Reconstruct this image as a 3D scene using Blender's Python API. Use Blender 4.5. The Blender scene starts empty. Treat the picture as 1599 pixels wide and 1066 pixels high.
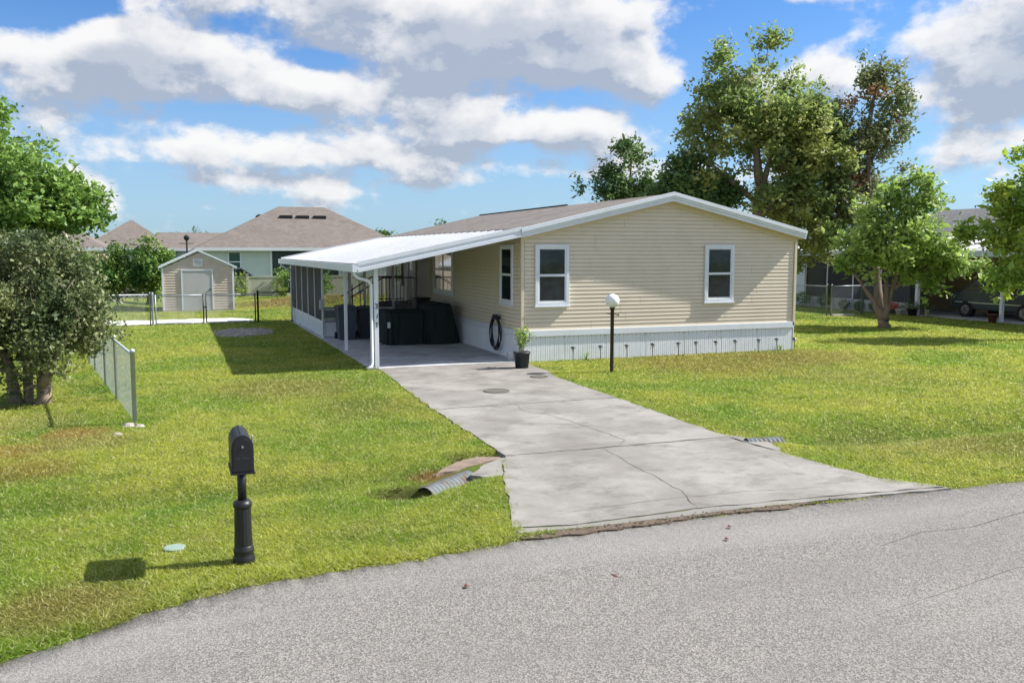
import bpy, math, random
import numpy as np
from mathutils import Vector, noise
R = math.radians
random.seed(7); rng = np.random.default_rng(7)
S = bpy.context.scene
C = S.collection

# ------------------------------------------------------------------ camera
YAW, PITCH, CAM = 0.3597, -0.1012, Vector((-8.091, -20.808, 2.8))
cd = bpy.data.cameras.new('camera'); cam = bpy.data.objects.new('camera', cd); C.objects.link(cam)
cam.location = CAM; cam.rotation_euler = (math.pi/2 + PITCH, 0, -YAW)
cd.sensor_width = 36; cd.lens = 36*1394.7/1599; cd.clip_end = 3000; S.camera = cam

# ------------------------------------------------------------------ light
LD = Vector((-1, .15, -.92)).normalized()          # direction the sunlight travels
sun_el = math.asin(-LD.z); sun_az = math.atan2(-LD.x, -LD.y)   # azimuth from +Y clockwise
sd = bpy.data.lights.new('sun', 'SUN'); sd.energy = 4.1; sd.angle = R(.53); sd.color = (1, .955, .87)
so = bpy.data.objects.new('sun', sd); C.objects.link(so); so.location = (30, 0, 30)
so.rotation_euler = LD.to_track_quat('-Z', 'Y').to_euler()
S.view_settings.view_transform = 'Standard'; S.view_settings.look = 'None'
S.view_settings.exposure = 1.1; S.view_settings.gamma = 1; S.view_settings.use_curve_mapping = False
SKY_STRENGTH = 0.15

def world():
    w = bpy.data.worlds.new('World'); S.world = w; w.use_nodes = True
    nt = w.node_tree; nt.nodes.clear(); N = nt.nodes; L = nt.links
    out = N.new('ShaderNodeOutputWorld')
    sky = N.new('ShaderNodeTexSky'); sky.sky_type = 'NISHITA'; sky.sun_disc = False
    sky.sun_elevation = sun_el; sky.sun_rotation = sun_az; sky.air_density = 1.0; sky.dust_density = .7; sky.ozone_density = 2.2
    tc = N.new('ShaderNodeTexCoord')
    def m(op, a, b=None, c=None):
        n = N.new('ShaderNodeMath'); n.operation = op
        for i, v in enumerate((a, b, c)):
            if v is None: continue
            if isinstance(v, (int, float)): n.inputs[i].default_value = v
            else: L.new(v, n.inputs[i])
        return n.outputs[0]
    # cloud density in a group so it can be read twice (at the point, and a little above it)
    g = bpy.data.node_groups.new('cloud_density', 'ShaderNodeTree')
    g.interface.new_socket('Az', in_out='INPUT', socket_type='NodeSocketFloat')
    g.interface.new_socket('El', in_out='INPUT', socket_type='NodeSocketFloat')
    g.interface.new_socket('D', in_out='OUTPUT', socket_type='NodeSocketFloat')
    N0, L0 = N, L
    N = g.nodes; L = g.links
    gi = N.new('NodeGroupInput'); go = N.new('NodeGroupOutput')
    az, el = gi.outputs['Az'], gi.outputs['El']
    cx = N.new('ShaderNodeCombineXYZ'); L.new(az, cx.inputs[0]); L.new(m('MULTIPLY', el, 1.35), cx.inputs[1])
    def noi(vec, sc, det, ro, off=0):
        n = N.new('ShaderNodeTexNoise'); n.noise_dimensions = '3D'; n.inputs['Scale'].default_value = sc
        n.inputs['Detail'].default_value = det; n.inputs['Roughness'].default_value = ro
        v = N.new('ShaderNodeVectorMath'); v.operation = 'ADD'; L.new(vec, v.inputs[0]); v.inputs[1].default_value = (off, off*.37, off*.7)
        L.new(v.outputs[0], n.inputs['Vector']); return n.outputs['Fac']
    # perspective-like coordinate: clouds shrink towards the horizon
    den = m('ADD', m('MAXIMUM', el, 0.0), .09)
    px = N.new('ShaderNodeCombineXYZ'); L.new(m('DIVIDE', az, m('POWER', den, .55)), px.inputs[0]); L.new(m('MULTIPLY', m('LOGARITHM', den, 2.718), 1.05), px.inputs[1])
    n1 = noi(px.outputs[0], 1.9, 3, .5, 3.1)
    n2 = noi(cx.outputs[0], 9.5, 8, .58, 9.0)
    n3 = noi(px.outputs[0], 6.5, 5, .55, 1.3)
    lowb = m('MULTIPLY', m('EXPONENT', m('MULTIPLY', m('POWER', m('DIVIDE', m('SUBTRACT', el, .075), .05), 2.0), -1.0)), .18)
    d = m('ADD', m('MULTIPLY', m('SUBTRACT', n1, .5), .9), m('MULTIPLY', m('SUBTRACT', n2, .5), 2.6))
    d = m('ADD', d, m('MULTIPLY', m('SUBTRACT', n3, .5), .8))
    # (azimuth off the view axis, elevation, half width, half height, weight): cumulus seen over the house
    d = m('ADD', d, lowb)
    B = [(-.30, .28, .28, .025, .6), (-.42, .232, .10, .014, -.45), (-.2, .195, .05, .012, -.4), (-.13, .24, .16, .04, .8), (.0, .20, .13, .045, .85), (.06, .25, .10, .035, .7),
         (-.45, .195, .10, .035, .75), (-.37, .205, .06, .035, .6), (-.27, .175, .07, .03, .7), (-.14, .155, .13, .022, .55), (-.26, .14, .05, .012, -.3), (.04, .225, .03, .012, -.3), (.0, .13, .10, .02, .5),
         (-.47, .13, .035, .022, .5), (-.33, .105, .12, .014, .5), (-.16, .10, .14, .014, .5), (-.07, .075, .07, .009, .4), (-.3, .075, .09, .007, .3),
         (.16, .185, .06, .03, .6), (.02, .085, .09, .012, .45), (.28, .265, .07, .02, .6), (.31, .18, .045, .02, .5), (.5, .2, .14, .075, .8), (.45, .10, .12, .02, .4),
         (-.50, .235, .05, .02, -.6), (.215, .22, .05, .06, -.75), (.33, .225, .05, .025, -.4), (-.22, .205, .05, .012, -.5), (.08, .165, .04, .015, -.45), (-.33, .145, .08, .012, -.35), (.36, .12, .06, .04, -.35), (-.02, .03, .4, .010, -.2), (-.42, .16, .10, .02, .4), (-.24, .205, .09, .02, .35), (.10, .13, .10, .02, .4), (-.2, .125, .2, .012, .3), (.36, .15, .10, .03, .3)]
    for a0, e0, ra, re, wt in B:
        u = m('DIVIDE', m('SUBTRACT', az, a0), ra); v = m('DIVIDE', m('SUBTRACT', el, e0), re)
        q = m('EXPONENT', m('MULTIPLY', m('ADD', m('MULTIPLY', u, u), m('MULTIPLY', v, v)), -1.0))
        d = m('ADD', d, m('MULTIPLY', q, wt))
    # beyond the part laid out above the cover goes on at the same average
    def ss(x, a, b):
        n = N.new('ShaderNodeMapRange'); n.interpolation_type = 'SMOOTHSTEP'; n.inputs['From Min'].default_value = a; n.inputs['From Max'].default_value = b
        L.new(x, n.inputs['Value']); return n.outputs[0]
    d = m('ADD', d, m('MULTIPLY', m('MAXIMUM', ss(m('ABSOLUTE', az), .6, .9), ss(el, .29, .4)), .36))
    L.new(d, go.inputs[0])
    N, L = N0, L0
    rot = N.new('ShaderNodeVectorRotate'); rot.rotation_type = 'Z_AXIS'; rot.inputs['Angle'].default_value = YAW
    L.new(tc.outputs['Generated'], rot.inputs['Vector'])
    sp = N.new('ShaderNodeSeparateXYZ'); L.new(rot.outputs[0], sp.inputs[0])
    az = m('ARCTAN2', sp.outputs[0], sp.outputs[1]); el = m('ARCSINE', sp.outputs[2])
    def dens(de, da=0.0):
        n = N.new('ShaderNodeGroup'); n.node_tree = g
        L.new(m('ADD', az, da), n.inputs[0]); L.new(m('ADD', el, de), n.inputs[1]); return n.outputs[0]
    def sm(x, a, b):
        n = N.new('ShaderNodeMapRange'); n.interpolation_type = 'SMOOTHSTEP'; n.inputs['From Min'].default_value = a; n.inputs['From Max'].default_value = b
        L.new(x, n.inputs['Value']); return n.outputs[0]
    d0 = dens(0.0); d1 = dens(.022, .008)
    mask = m('MULTIPLY', sm(d0, .12, .60), sm(el, .0, .03)); 
    mask = m('MULTIPLY', mask, .93)
    shade = sm(d1, .15, 1.05)
    relief = sm(m('SUBTRACT', d1, d0), -.15, .40)
    sh = m('MINIMUM', m('ADD', m('MULTIPLY', shade, .75), m('MULTIPLY', relief, .50)), 1.0)
    mc = N.new('ShaderNodeMix'); mc.data_type = 'RGBA'; L.new(sh, mc.inputs['Factor'])
    mc.inputs['A'].default_value = (1.0, .985, .965, 1); mc.inputs['B'].default_value = (.43, .49, .60, 1)
    hz = sm(el, .0, .16)   # thin bright haze low in the sky, all the way round
    b1 = N.new('ShaderNodeBackground'); b1.inputs['Strength'].default_value = SKY_STRENGTH
    tint = N.new('ShaderNodeMix'); tint.data_type = 'RGBA'; tint.blend_type = 'MULTIPLY'; tint.inputs['Factor'].default_value = 1
    L.new(sky.outputs[0], tint.inputs['A']); tint.inputs['B'].default_value = (.20, .335, .50, 1)
    hm = N.new('ShaderNodeMix'); hm.data_type = 'RGBA'; L.new(m('MULTIPLY', m('SUBTRACT', 1.0, sm(el, -.02, .28)), .55), hm.inputs['Factor'])
    L.new(tint.outputs['Result'], hm.inputs['A']); hm.inputs['B'].default_value = (1.75, 2.3, 2.8, 1)
    L.new(hm.outputs['Result'], b1.inputs['Color'])
    b2 = N.new('ShaderNodeBackground'); L.new(mc.outputs['Result'], b2.inputs['Color']); b2.inputs['Strength'].default_value = .47
    mx = N.new('ShaderNodeMixShader'); L.new(mask, mx.inputs[0]); L.new(b1.outputs[0], mx.inputs[1]); L.new(b2.outputs[0], mx.inputs[2])
    L.new(mx.outputs[0], out.inputs['Surface'])
world()

# ------------------------------------------------------------------ materials
def nodes(name):
    mt = bpy.data.materials.new(name); mt.use_nodes = True; nt = mt.node_tree
    return mt, nt.nodes, nt.links, nt.nodes['Principled BSDF']
def pin(N, L, node, key, val):
    if isinstance(val, (int, float)): node.inputs[key].default_value = val
    elif isinstance(val, tuple): node.inputs[key].default_value = (*val, 1) if len(val) == 3 else val
    else: L.new(val, node.inputs[key])
def mix(N, L, f, a, b, mode='MIX'):
    n = N.new('ShaderNodeMix'); n.data_type = 'RGBA'; n.blend_type = mode
    pin(N, L, n, 'Factor', f)
    for k, v in (('A', a), ('B', b)):
        s = [i for i in n.inputs if i.name == k and i.type == 'RGBA'][0]
        if isinstance(v, tuple): s.default_value = (*v, 1)
        else: L.new(v, s)
    return [o for o in n.outputs if o.type == 'RGBA'][0]
def tex(N, L, scale, detail=4, rough=.55, sv=(1, 1, 1), coord='Object', off=(0, 0, 0), out='Fac'):
    tc = N.new('ShaderNodeTexCoord'); mp = N.new('ShaderNodeMapping'); mp.inputs['Scale'].default_value = sv; mp.inputs['Location'].default_value = off
    if coord == 'World':
        ge = N.new('ShaderNodeNewGeometry'); L.new(ge.outputs['Position'], mp.inputs['Vector'])
    else: L.new(tc.outputs[coord], mp.inputs['Vector'])
    n = N.new('ShaderNodeTexNoise'); n.inputs['Scale'].default_value = scale; n.inputs['Detail'].default_value = detail; n.inputs['Roughness'].default_value = rough
    L.new(mp.outputs[0], n.inputs['Vector']); return n.outputs[out]
def ramp(N, L, f, a, b):
    n = N.new('ShaderNodeMapRange'); n.interpolation_type = 'SMOOTHSTEP'; n.inputs['From Min'].default_value = a; n.inputs['From Max'].default_value = b
    L.new(f, n.inputs['Value']); return n.outputs[0]
def bump(N, L, p, h, strength, dist):
    b = N.new('ShaderNodeBump'); b.inputs['Strength'].default_value = strength; b.inputs['Distance'].default_value = dist
    L.new(h, b.inputs['Height']); L.new(b.outputs[0], p.inputs['Normal'])
def mat(name, col, rough=.6, dirt=None, dscale=3, damt=.5, bscale=0, bamt=.3, metal=0, spec=.5, sv=(1, 1, 1), fine=0):
    mt, N, L, p = nodes(name)
    c = col
    if dirt: c = mix(N, L, m_mul(N, L, ramp(N, L, tex(N, L, dscale, 6, .65, sv, 'World'), .42, .72), damt), col, dirt)
    if fine: c = mix(N, L, m_mul(N, L, ramp(N, L, tex(N, L, fine, 3, .6, (1, 1, 1), 'World'), .35, .7), .35), c, tuple(x*.55 for x in col))
    pin(N, L, p, 'Base Color', c); p.inputs['Roughness'].default_value = rough; p.inputs['Metallic'].default_value = metal
    p.inputs['Specular IOR Level'].default_value = spec
    if bscale: bump(N, L, p, tex(N, L, bscale, 4, .6, (1, 1, 1), 'World'), bamt, .01)
    return mt
def m_mul(N, L, a, b):
    n = N.new('ShaderNodeMath'); n.operation = 'MULTIPLY'; L.new(a, n.inputs[0])
    if isinstance(b, (int, float)): n.inputs[1].default_value = b
    else: L.new(b, n.inputs[1])
    return n.outputs[0]

def lawn_colour(N, L):
    """turf colour by place, the same for soil cover and for blades"""
    W = 'World'
    c = mix(N, L, ramp(N, L, tex(N, L, .33, 4, .6, (1, 1, 0), W), .36, .62), (.28, .44, .055), (.60, .62, .11))
    c = mix(N, L, m_mul(N, L, ramp(N, L, tex(N, L, .8, 5, .65, (1, 1, 0), W, (7, 3, 0)), .55, .74), .6), c, (.42, .34, .12))
    c = mix(N, L, m_mul(N, L, ramp(N, L, tex(N, L, .55, 4, .6, (1, 1, 0), W, (31, 13, 0)), .56, .7), .7), c, (.12, .32, .035))
    c = mix(N, L, m_mul(N, L, ramp(N, L, tex(N, L, 1.5, 5, .7, (1, 1, 0), W, (3, 8, 0)), .5, .68), .55), c, (.13, .25, .025))
    c = mix(N, L, m_mul(N, L, ramp(N, L, tex(N, L, 1.1, 5, .7, (1, 1, 0), W, (13, 18, 0)), .54, .7), .55), c, (.56, .52, .15))
    c = mix(N, L, m_mul(N, L, ramp(N, L, tex(N, L, 5, 3, .6, (1, 1, 0), W), .35, .7), .35), c, (.17, .24, .025))
    ge = N.new('ShaderNodeNewGeometry')
    sp = N.new('ShaderNodeSeparateXYZ'); L.new(ge.outputs['Position'], sp.inputs[0])
    yy = N.new('ShaderNodeMath'); yy.operation = 'ADD'; L.new(sp.outputs[1], yy.inputs[0]); L.new(m_mul(N, L, tex(N, L, 1.2, 3, .6, (1, 1, 0), W), .7), yy.inputs[1])
    dd_ = N.new('ShaderNodeMath'); dd_.operation = 'ADD'; L.new(yy.outputs[0], dd_.inputs[0]); dd_.inputs[1].default_value = 9.6
    da_ = N.new('ShaderNodeMath'); da_.operation = 'ABSOLUTE'; L.new(dd_.outputs[0], da_.inputs[0])
    dd_ = N.new('ShaderNodeMath'); dd_.operation = 'SUBTRACT'; dd_.inputs[0].default_value = 1; L.new(ramp(N, L, da_.outputs[0], .0, .55), dd_.inputs[1])
    c = mix(N, L, m_mul(N, L, dd_.outputs[0], .5), c, (.10, .24, .025))
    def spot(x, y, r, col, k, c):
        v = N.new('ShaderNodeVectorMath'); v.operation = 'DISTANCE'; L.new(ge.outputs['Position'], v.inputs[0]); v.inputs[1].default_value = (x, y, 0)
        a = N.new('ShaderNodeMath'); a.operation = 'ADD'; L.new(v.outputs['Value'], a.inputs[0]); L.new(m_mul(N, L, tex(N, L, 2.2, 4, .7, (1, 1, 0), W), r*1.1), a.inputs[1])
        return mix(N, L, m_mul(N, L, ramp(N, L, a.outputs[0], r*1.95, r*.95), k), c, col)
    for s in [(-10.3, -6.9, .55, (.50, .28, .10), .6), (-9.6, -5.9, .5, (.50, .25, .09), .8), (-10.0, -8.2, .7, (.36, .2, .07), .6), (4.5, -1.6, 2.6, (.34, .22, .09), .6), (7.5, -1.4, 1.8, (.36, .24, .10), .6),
              (-6.0, -2.2, 1.6, (.30, .25, .09), .6), (-4.9, -5.0, 1.1, (.30, .26, .08), .5), (-9.0, -13.2, .6, (.35, .22, .10), .6), (-2.5, 27, 3.2, (.34, .20, .09), .9), (1.2, 30, 3.5, (.34, .20, .09), .9), (-10.4, -4.6, .9, (.46, .40, .15), .5), (-9.4, -6.6, .7, (.42, .34, .14), .6), (-11.2, -5.6, .7, (.46, .34, .14), .45), (6.0, -5.0, 1.5, (.48, .42, .14), .4), (-5.68, -10.78, .36, (.03, .02, .012), 1), (-5.15, -10.08, .32, (.34, .17, .08), .95), (-4.5, -9.35, .2, (.05, .035, .02), .8), (2.0, -10.6, 1.2, (.42, .36, .14), .5), (3.5, -11.6, 1.4, (.33, .25, .1), .5)]:  # near-black soil spot at left culvert mouth paints in the hole's shade
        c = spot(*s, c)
    return c
def ground_mat():
    mt, N, L, p = nodes('turf_soil')
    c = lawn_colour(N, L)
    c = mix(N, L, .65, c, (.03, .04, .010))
    c = mix(N, L, ramp(N, L, tex(N, L, 34, 3, .7, (1, 1, 1), 'World'), .35, .7), c, (.09, .085, .03))
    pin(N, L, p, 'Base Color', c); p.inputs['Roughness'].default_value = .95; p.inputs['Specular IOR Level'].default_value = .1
    bump(N, L, p, tex(N, L, 28, 4, .7, (1, 1, 1), 'World'), .7, .03); return mt
def blade_mat():
    mt, N, L, p = nodes('grass_blade')
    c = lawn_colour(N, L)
    ge = N.new('ShaderNodeNewGeometry')
    c = mix(N, L, m_mul(N, L, ge.outputs['Random Per Island'], .6), c, (.08, .15, .015))
    lt = N.new('ShaderNodeMath'); lt.operation = 'GREATER_THAN'; L.new(ge.outputs['Random Per Island'], lt.inputs[0]); lt.inputs[1].default_value = .80
    c = mix(N, L, m_mul(N, L, lt.outputs[0], .75), c, (.74, .74, .36))
    out = N['Material Output']; N.remove(p)
    d = N.new('ShaderNodeBsdfDiffuse'); t = N.new('ShaderNodeBsdfTranslucent'); L.new(c, d.inputs[0]); L.new(c, t.inputs[0])
    ms = N.new('ShaderNodeMixShader'); ms.inputs[0].default_value = .55; L.new(d.outputs[0], ms.inputs[1]); L.new(t.outputs[0], ms.inputs[2])
    L.new(ms.outputs[0], out.inputs[0]); return mt
def leaf_mat(name, cols, accent=None, acc=.93, trans=.35, rscale=.5):
    """leaf colours vary leaf by leaf and clump by clump"""
    mt, N, L, p = nodes(name)
    ge = N.new('ShaderNodeNewGeometry')
    c = mix(N, L, ge.outputs['Random Per Island'], cols[0], cols[1])
    c = mix(N, L, ramp(N, L, tex(N, L, rscale, 3, .6, (1, 1, 1), 'World'), .4, .62), c, cols[2])
    if accent:
        n = ramp(N, L, tex(N, L, rscale*1.4, 3, .6, (1, 1, 1), 'World', (5, 9, 2)), acc-.04, acc+.04)
        c = mix(N, L, n, c, accent)
    out = N['Material Output']
    pin(N, L, p, 'Base Color', c); p.inputs['Roughness'].default_value = .5; p.inputs['Specular IOR Level'].default_value = .35
    t = N.new('ShaderNodeBsdfTranslucent'); L.new(mix(N, L, .5, c, tuple(min(1, x*1.6) for x in cols[0]), 'MIX'), t.inputs[0])
    ms = N.new('ShaderNodeMixShader'); ms.inputs[0].default_value = trans; L.new(p.outputs[0], ms.inputs[1]); L.new(t.outputs[0], ms.inputs[2])
    L.new(ms.outputs[0], out.inputs[0]); return mt
def concrete_mat(name, a, b, stain):
    mt, N, L, p = nodes(name); W = 'World'
    c = mix(N, L, ramp(N, L, tex(N, L, .9, 6, .65, (1, 1, 1), W), .38, .64), a, b)
    c = mix(N, L, m_mul(N, L, ramp(N, L, tex(N, L, 1.3, 8, .74, (1, 1.5, 1), W, (4, 2, 0)), .47, .68), .75), c, stain)
    c = mix(N, L, m_mul(N, L, ramp(N, L, tex(N, L, .5, 5, .6, (1, 1, 1), W, (14, 2, 0)), .5, .66), .4), c, tuple(x*1.25 for x in stain))
    c = mix(N, L, m_mul(N, L, ramp(N, L, tex(N, L, 60, 3, .6, (1, 1, 1), W), .45, .75), .3), c, stain)
    c = mix(N, L, m_mul(N, L, ramp(N, L, tex(N, L, 3.5, 6, .7, (1, .4, 1), W, (9, 9, 0)), .6, .75), .5), c, tuple(min(1, x*1.35) for x in a))
    pin(N, L, p, 'Base Color', c); p.inputs['Roughness'].default_value = .9
    bump(N, L, p, tex(N, L, 45, 5, .65, (1, 1, 1), W), .35, .008); return mt
def asphalt_mat():
    mt, N, L, p = nodes('weathered_asphalt'); W = 'World'
    ge = N.new('ShaderNodeNewGeometry')
    v = N.new('ShaderNodeTexVoronoi'); v.inputs['Scale'].default_value = 88; L.new(ge.outputs['Position'], v.inputs['Vector'])
    sep = N.new('ShaderNodeSeparateColor'); L.new(v.outputs['Color'], sep.inputs[0])
    c = mix(N, L, ramp(N, L, sep.outputs[0], .15, .9), (.142, .133, .124), (.29, .273, .256))
    c = mix(N, L, m_mul(N, L, ramp(N, L, sep.outputs[1], .86, .97), .6), c, (.07, .067, .065))
    c = mix(N, L, m_mul(N, L, ramp(N, L, tex(N, L, .5, 5, .65, (1, 1.6, 1), W), .4, .65), .35), c, (.17, .16, .155))
    c = mix(N, L, m_mul(N, L, ramp(N, L, tex(N, L, 2.5, 5, .7, (1, 1, 1), W, (3, 1, 0)), .58, .75), .3), c, (.32, .305, .29))
    pin(N, L, p, 'Base Color', c); p.inputs['Roughness'].default_value = .95; p.inputs['Specular IOR Level'].default_value = .2
    c = mix(N, L, m_mul(N, L, ramp(N, L, tex(N, L, .9, 3, .5, (.12, 1, 1), W, (2, 0, 0)), .5, .66), .28), c, (.33, .32, .305))
    c = mix(N, L, m_mul(N, L, ramp(N, L, tex(N, L, 1.6, 6, .75, (1, 1, 1), W, (8, 3, 0)), .62, .74), .35), c, (.12, .115, .11))
    pin(N, L, p, 'Base Color', c)
    bump(N, L, p, v.outputs['Distance'], .45, .008); return mt
def shingle_mat(name, a, b, dark, axis='X', row=.145):
    mt, N, L, p = nodes(name)
    ge = N.new('ShaderNodeNewGeometry'); mp = N.new('ShaderNodeMapping')
    if axis == 'X': mp.inputs['Rotation'].default_value = (0, 0, R(90))
    L.new(ge.outputs['Position'], mp.inputs['Vector'])
    bt = N.new('ShaderNodeTexBrick'); bt.inputs['Scale'].default_value = 1; bt.inputs['Brick Width'].default_value = .3; bt.inputs['Row Height'].default_value = row
    bt.inputs['Mortar Size'].default_value = .012; bt.inputs['Bias'].default_value = 0; bt.inputs['Mortar Smooth'].default_value = .3
    bt.inputs['Color1'].default_value = (*a, 1); bt.inputs['Color2'].default_value = (*b, 1); bt.inputs['Mortar'].default_value = (*dark, 1)
    L.new(mp.outputs[0], bt.inputs['Vector'])
    c = mix(N, L, m_mul(N, L, ramp(N, L, tex(N, L, 26, 4, .7, (1, 1, 1), 'World'), .4, .65), .55), bt.outputs['Color'], dark)
    c = mix(N, L, m_mul(N, L, ramp(N, L, tex(N, L, .8, 5, .7, (1, 1, 1), 'World'), .45, .7), .4), c, dark)
    pin(N, L, p, 'Base Color', c); p.inputs['Roughness'].default_value = .9
    bump(N, L, p, bt.outputs['Fac'], -.5, .02); return mt
def screen_mat():
    mt, N, L, p = nodes('insect_screen'); out = N['Material Output']
    p.inputs['Base Color'].default_value = (.018, .02, .025, 1); p.inputs['Roughness'].default_value = .7
    t = N.new('ShaderNodeBsdfTransparent'); ms = N.new('ShaderNodeMixShader'); ms.inputs[0].default_value = .86
    L.new(t.outputs[0], ms.inputs[1]); L.new(p.outputs[0], ms.inputs[2]); L.new(ms.outputs[0], out.inputs[0]); return mt
def thin_screen_mat():
    mt, N, L, p = nodes('light_insect_screen'); out = N['Material Output']
    p.inputs['Base Color'].default_value = (.03, .03, .03, 1); p.inputs['Roughness'].default_value = .7
    t = N.new('ShaderNodeBsdfTransparent'); ms = N.new('ShaderNodeMixShader'); ms.inputs[0].default_value = .28
    L.new(t.outputs[0], ms.inputs[1]); L.new(p.outputs[0], ms.inputs[2]); L.new(ms.outputs[0], out.inputs[0]); return mt
def window_glass():
    mt, N, L, p = nodes('window_glass')
    c = mix(N, L, ramp(N, L, tex(N, L, 2.5, 4, .6, (1, 1, 2), 'World'), .4, .65), (.008, .015, .018), (.022, .036, .038))
    pin(N, L, p, 'Base Color', c); p.inputs['Roughness'].default_value = .06; p.inputs['Specular IOR Level'].default_value = .5; return mt

M = {}
M['siding'] = mat('beige_vinyl', (.74, .645, .515), .55, (.64, .55, .43), 1.2, .5, 90, .04)
M['trim_beige'] = mat('beige_trim', (.70, .60, .45), .5)
M['white'] = mat('white_aluminium', (.74, .78, .84), .42, (.60, .60, .58), 2.5, .35)
M['white_old'] = mat('weathered_white_metal', (.50, .505, .52), .5, (.20, .19, .18), 2.6, .8, 0, 0, 0, .5, (.3, 2.4, 1))
M['white_rib'] = mat('white_rib_metal', (.60, .62, .65), .85, (.45, .45, .45), 2.2, .5, 0, 0, 0, .12)
M['pan'] = mat('grimy_roof_pan', (.36, .365, .38), .9, (.11, .108, .105), 2.4, .9, 0, 0, 0, .1, (.35, 2.2, 1))
M['skirt'] = mat('skirting_vinyl', (.86, .88, .91), .5, (.66, .66, .64), 1.8, .3)
M['blue_white'] = mat('kick_panel_white', (.62, .68, .75), .5)
M['glass'] = window_glass()
M['screen'] = screen_mat(); M['thin_screen'] = thin_screen_mat()
M['shingle'] = shingle_mat('brown_grey_shingle', (.20, .175, .155), (.27, .235, .21), (.07, .062, .057), 'X')
M['far_shingle'] = shingle_mat('tan_shingle', (.17, .145, .128), (.22, .185, .165), (.10, .085, .078), 'Y', .2)
M['grey_shingle'] = shingle_mat('grey_shingle', (.15, .155, .16), (.22, .225, .23), (.07, .07, .075), 'X', .2)
M['concrete'] = concrete_mat('drive_concrete', (.225, .212, .195), (.305, .29, .27), (.125, .115, .102))
M['concrete_slab'] = concrete_mat('carport_concrete', (.48, .49, .51), (.60, .61, .63), (.22, .22, .22))
M['crack'] = mat('crack_dirt', (.085, .072, .06), .95)
M['asphalt'] = asphalt_mat()
M['ground'] = ground_mat(); M['blade'] = blade_mat()
M['gravel'] = mat('white_gravel', (.70, .69, .67), .9, (.45, .43, .40), 6, .6, 60, .6)
M['stone'] = mat('pale_stone', (.42, .38, .34), .9, (.25, .21, .18), 6, .6, 40, .6)
M['dirt'] = mat('red_brown_dirt', (.13, .095, .07), .95, (.05, .035, .022), 9, .85, 40, .8)
M['galv'] = mat('galvanised_steel', (.17, .20, .21), .85, (.15, .085, .05), 7, .9, 0, 0, .0, .2)
M['fence_galv'] = mat('bright_galvanised_fence', (.55, .60, .66), .5, (.42, .46, .5), 6, .5, 0, 0, .3)
M['fence_grey'] = mat('fence_steel', (.36, .40, .45), .45, (.25, .28, .32), 6, .5, 0, 0, .4)
M['fence_black'] = mat('dark_fence_steel', (.03, .035, .042), .5)
M['black'] = mat('black_plastic', (.012, .014, .018), .38)
M['black_matte'] = mat('black_satin_paint', (.012, .013, .015), .45)
M['rust'] = mat('rusted_steel', (.26, .09, .04), .9, (.10, .05, .03), 20, .8)
M['bronze'] = mat('dark_bronze', (.030, .018, .014), .45)
M['cover'] = mat('dark_green_cloth', (.010, .020, .021), .85, None, 3, .5, 9, .25)
M['bin'] = mat('charcoal_blue_plastic', (.055, .072, .10), .5)
M['globe'] = mat('white_globe', (.86, .86, .84), .25)
M['pot'] = mat('black_nursery_pot', (.02, .026, .032), .5)
M['soil'] = mat('potting_soil', (.04, .028, .02), .95)
M['bark'] = mat('grey_bark', (.20, .155, .12), .95, (.09, .07, .055), 4, .8, 22, .8, 0, .2, (1, 1, .3))
M['pale_bark'] = mat('pale_bark', (.33, .26, .20), .95, (.13, .10, .075), 5, .8, 22, .8, 0, .2, (1, 1, .3))
M['mint'] = mat('mint_stucco', (.58, .68, .66), .9, (.48, .58, .56), 1.5, .4, 30, .2)
M['tan_wall'] = mat('tan_stucco', (.40, .29, .17), .9)
M['teal_screen'] = mat('teal_dark_screen', (.02, .045, .05), .6)
M['vinyl'] = mat('cream_vinyl_fence', (.50, .50, .42), .6, (.33, .36, .25), 1.3, .7)
M['shed'] = mat('taupe_metal_siding', (.58, .50, .42), .5, (.46, .39, .32), 3, .5)
M['shed_door'] = mat('pale_grey_door', (.48, .48, .49), .5, (.40, .39, .38), 2, .5)
M['dark'] = mat('dark_interior', (.012, .012, .013), .9)
M['car'] = mat('slate_car_paint', (.035, .05, .058), .25)
M['tyre'] = mat('tyre_rubber', (.012, .012, .012), .8)
M['rim'] = mat('wheel_rim', (.30, .31, .32), .35, None, 3, .5, 0, .3, .8)
M['chrome'] = mat('chrome_strip', (.5, .52, .54), .25, None, 3, .5, 0, .3, .9)
M['terracotta'] = mat('brown_clay', (.13, .055, .035), .8)
M['orange'] = mat('orange_petals', (.55, .10, .03), .7)
M['cream'] = mat('cream_paint', (.6, .57, .48), .6)
M['wood'] = mat('weathered_wood', (.40, .37, .32), .9)
M['utility'] = mat('mint_grey_plastic', (.24, .32, .28), .7)
M['step'] = mat('grey_step_board', (.32, .30, .29), .8)
M['leaf_litter'] = mat('dead_leaf', (.13, .05, .035), .9)
M['grey_plastic'] = mat('light_grey_plastic', (.45, .46, .46), .6)
M['digit'] = mat('black_digit', (.02, .02, .02), .5)

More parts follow.
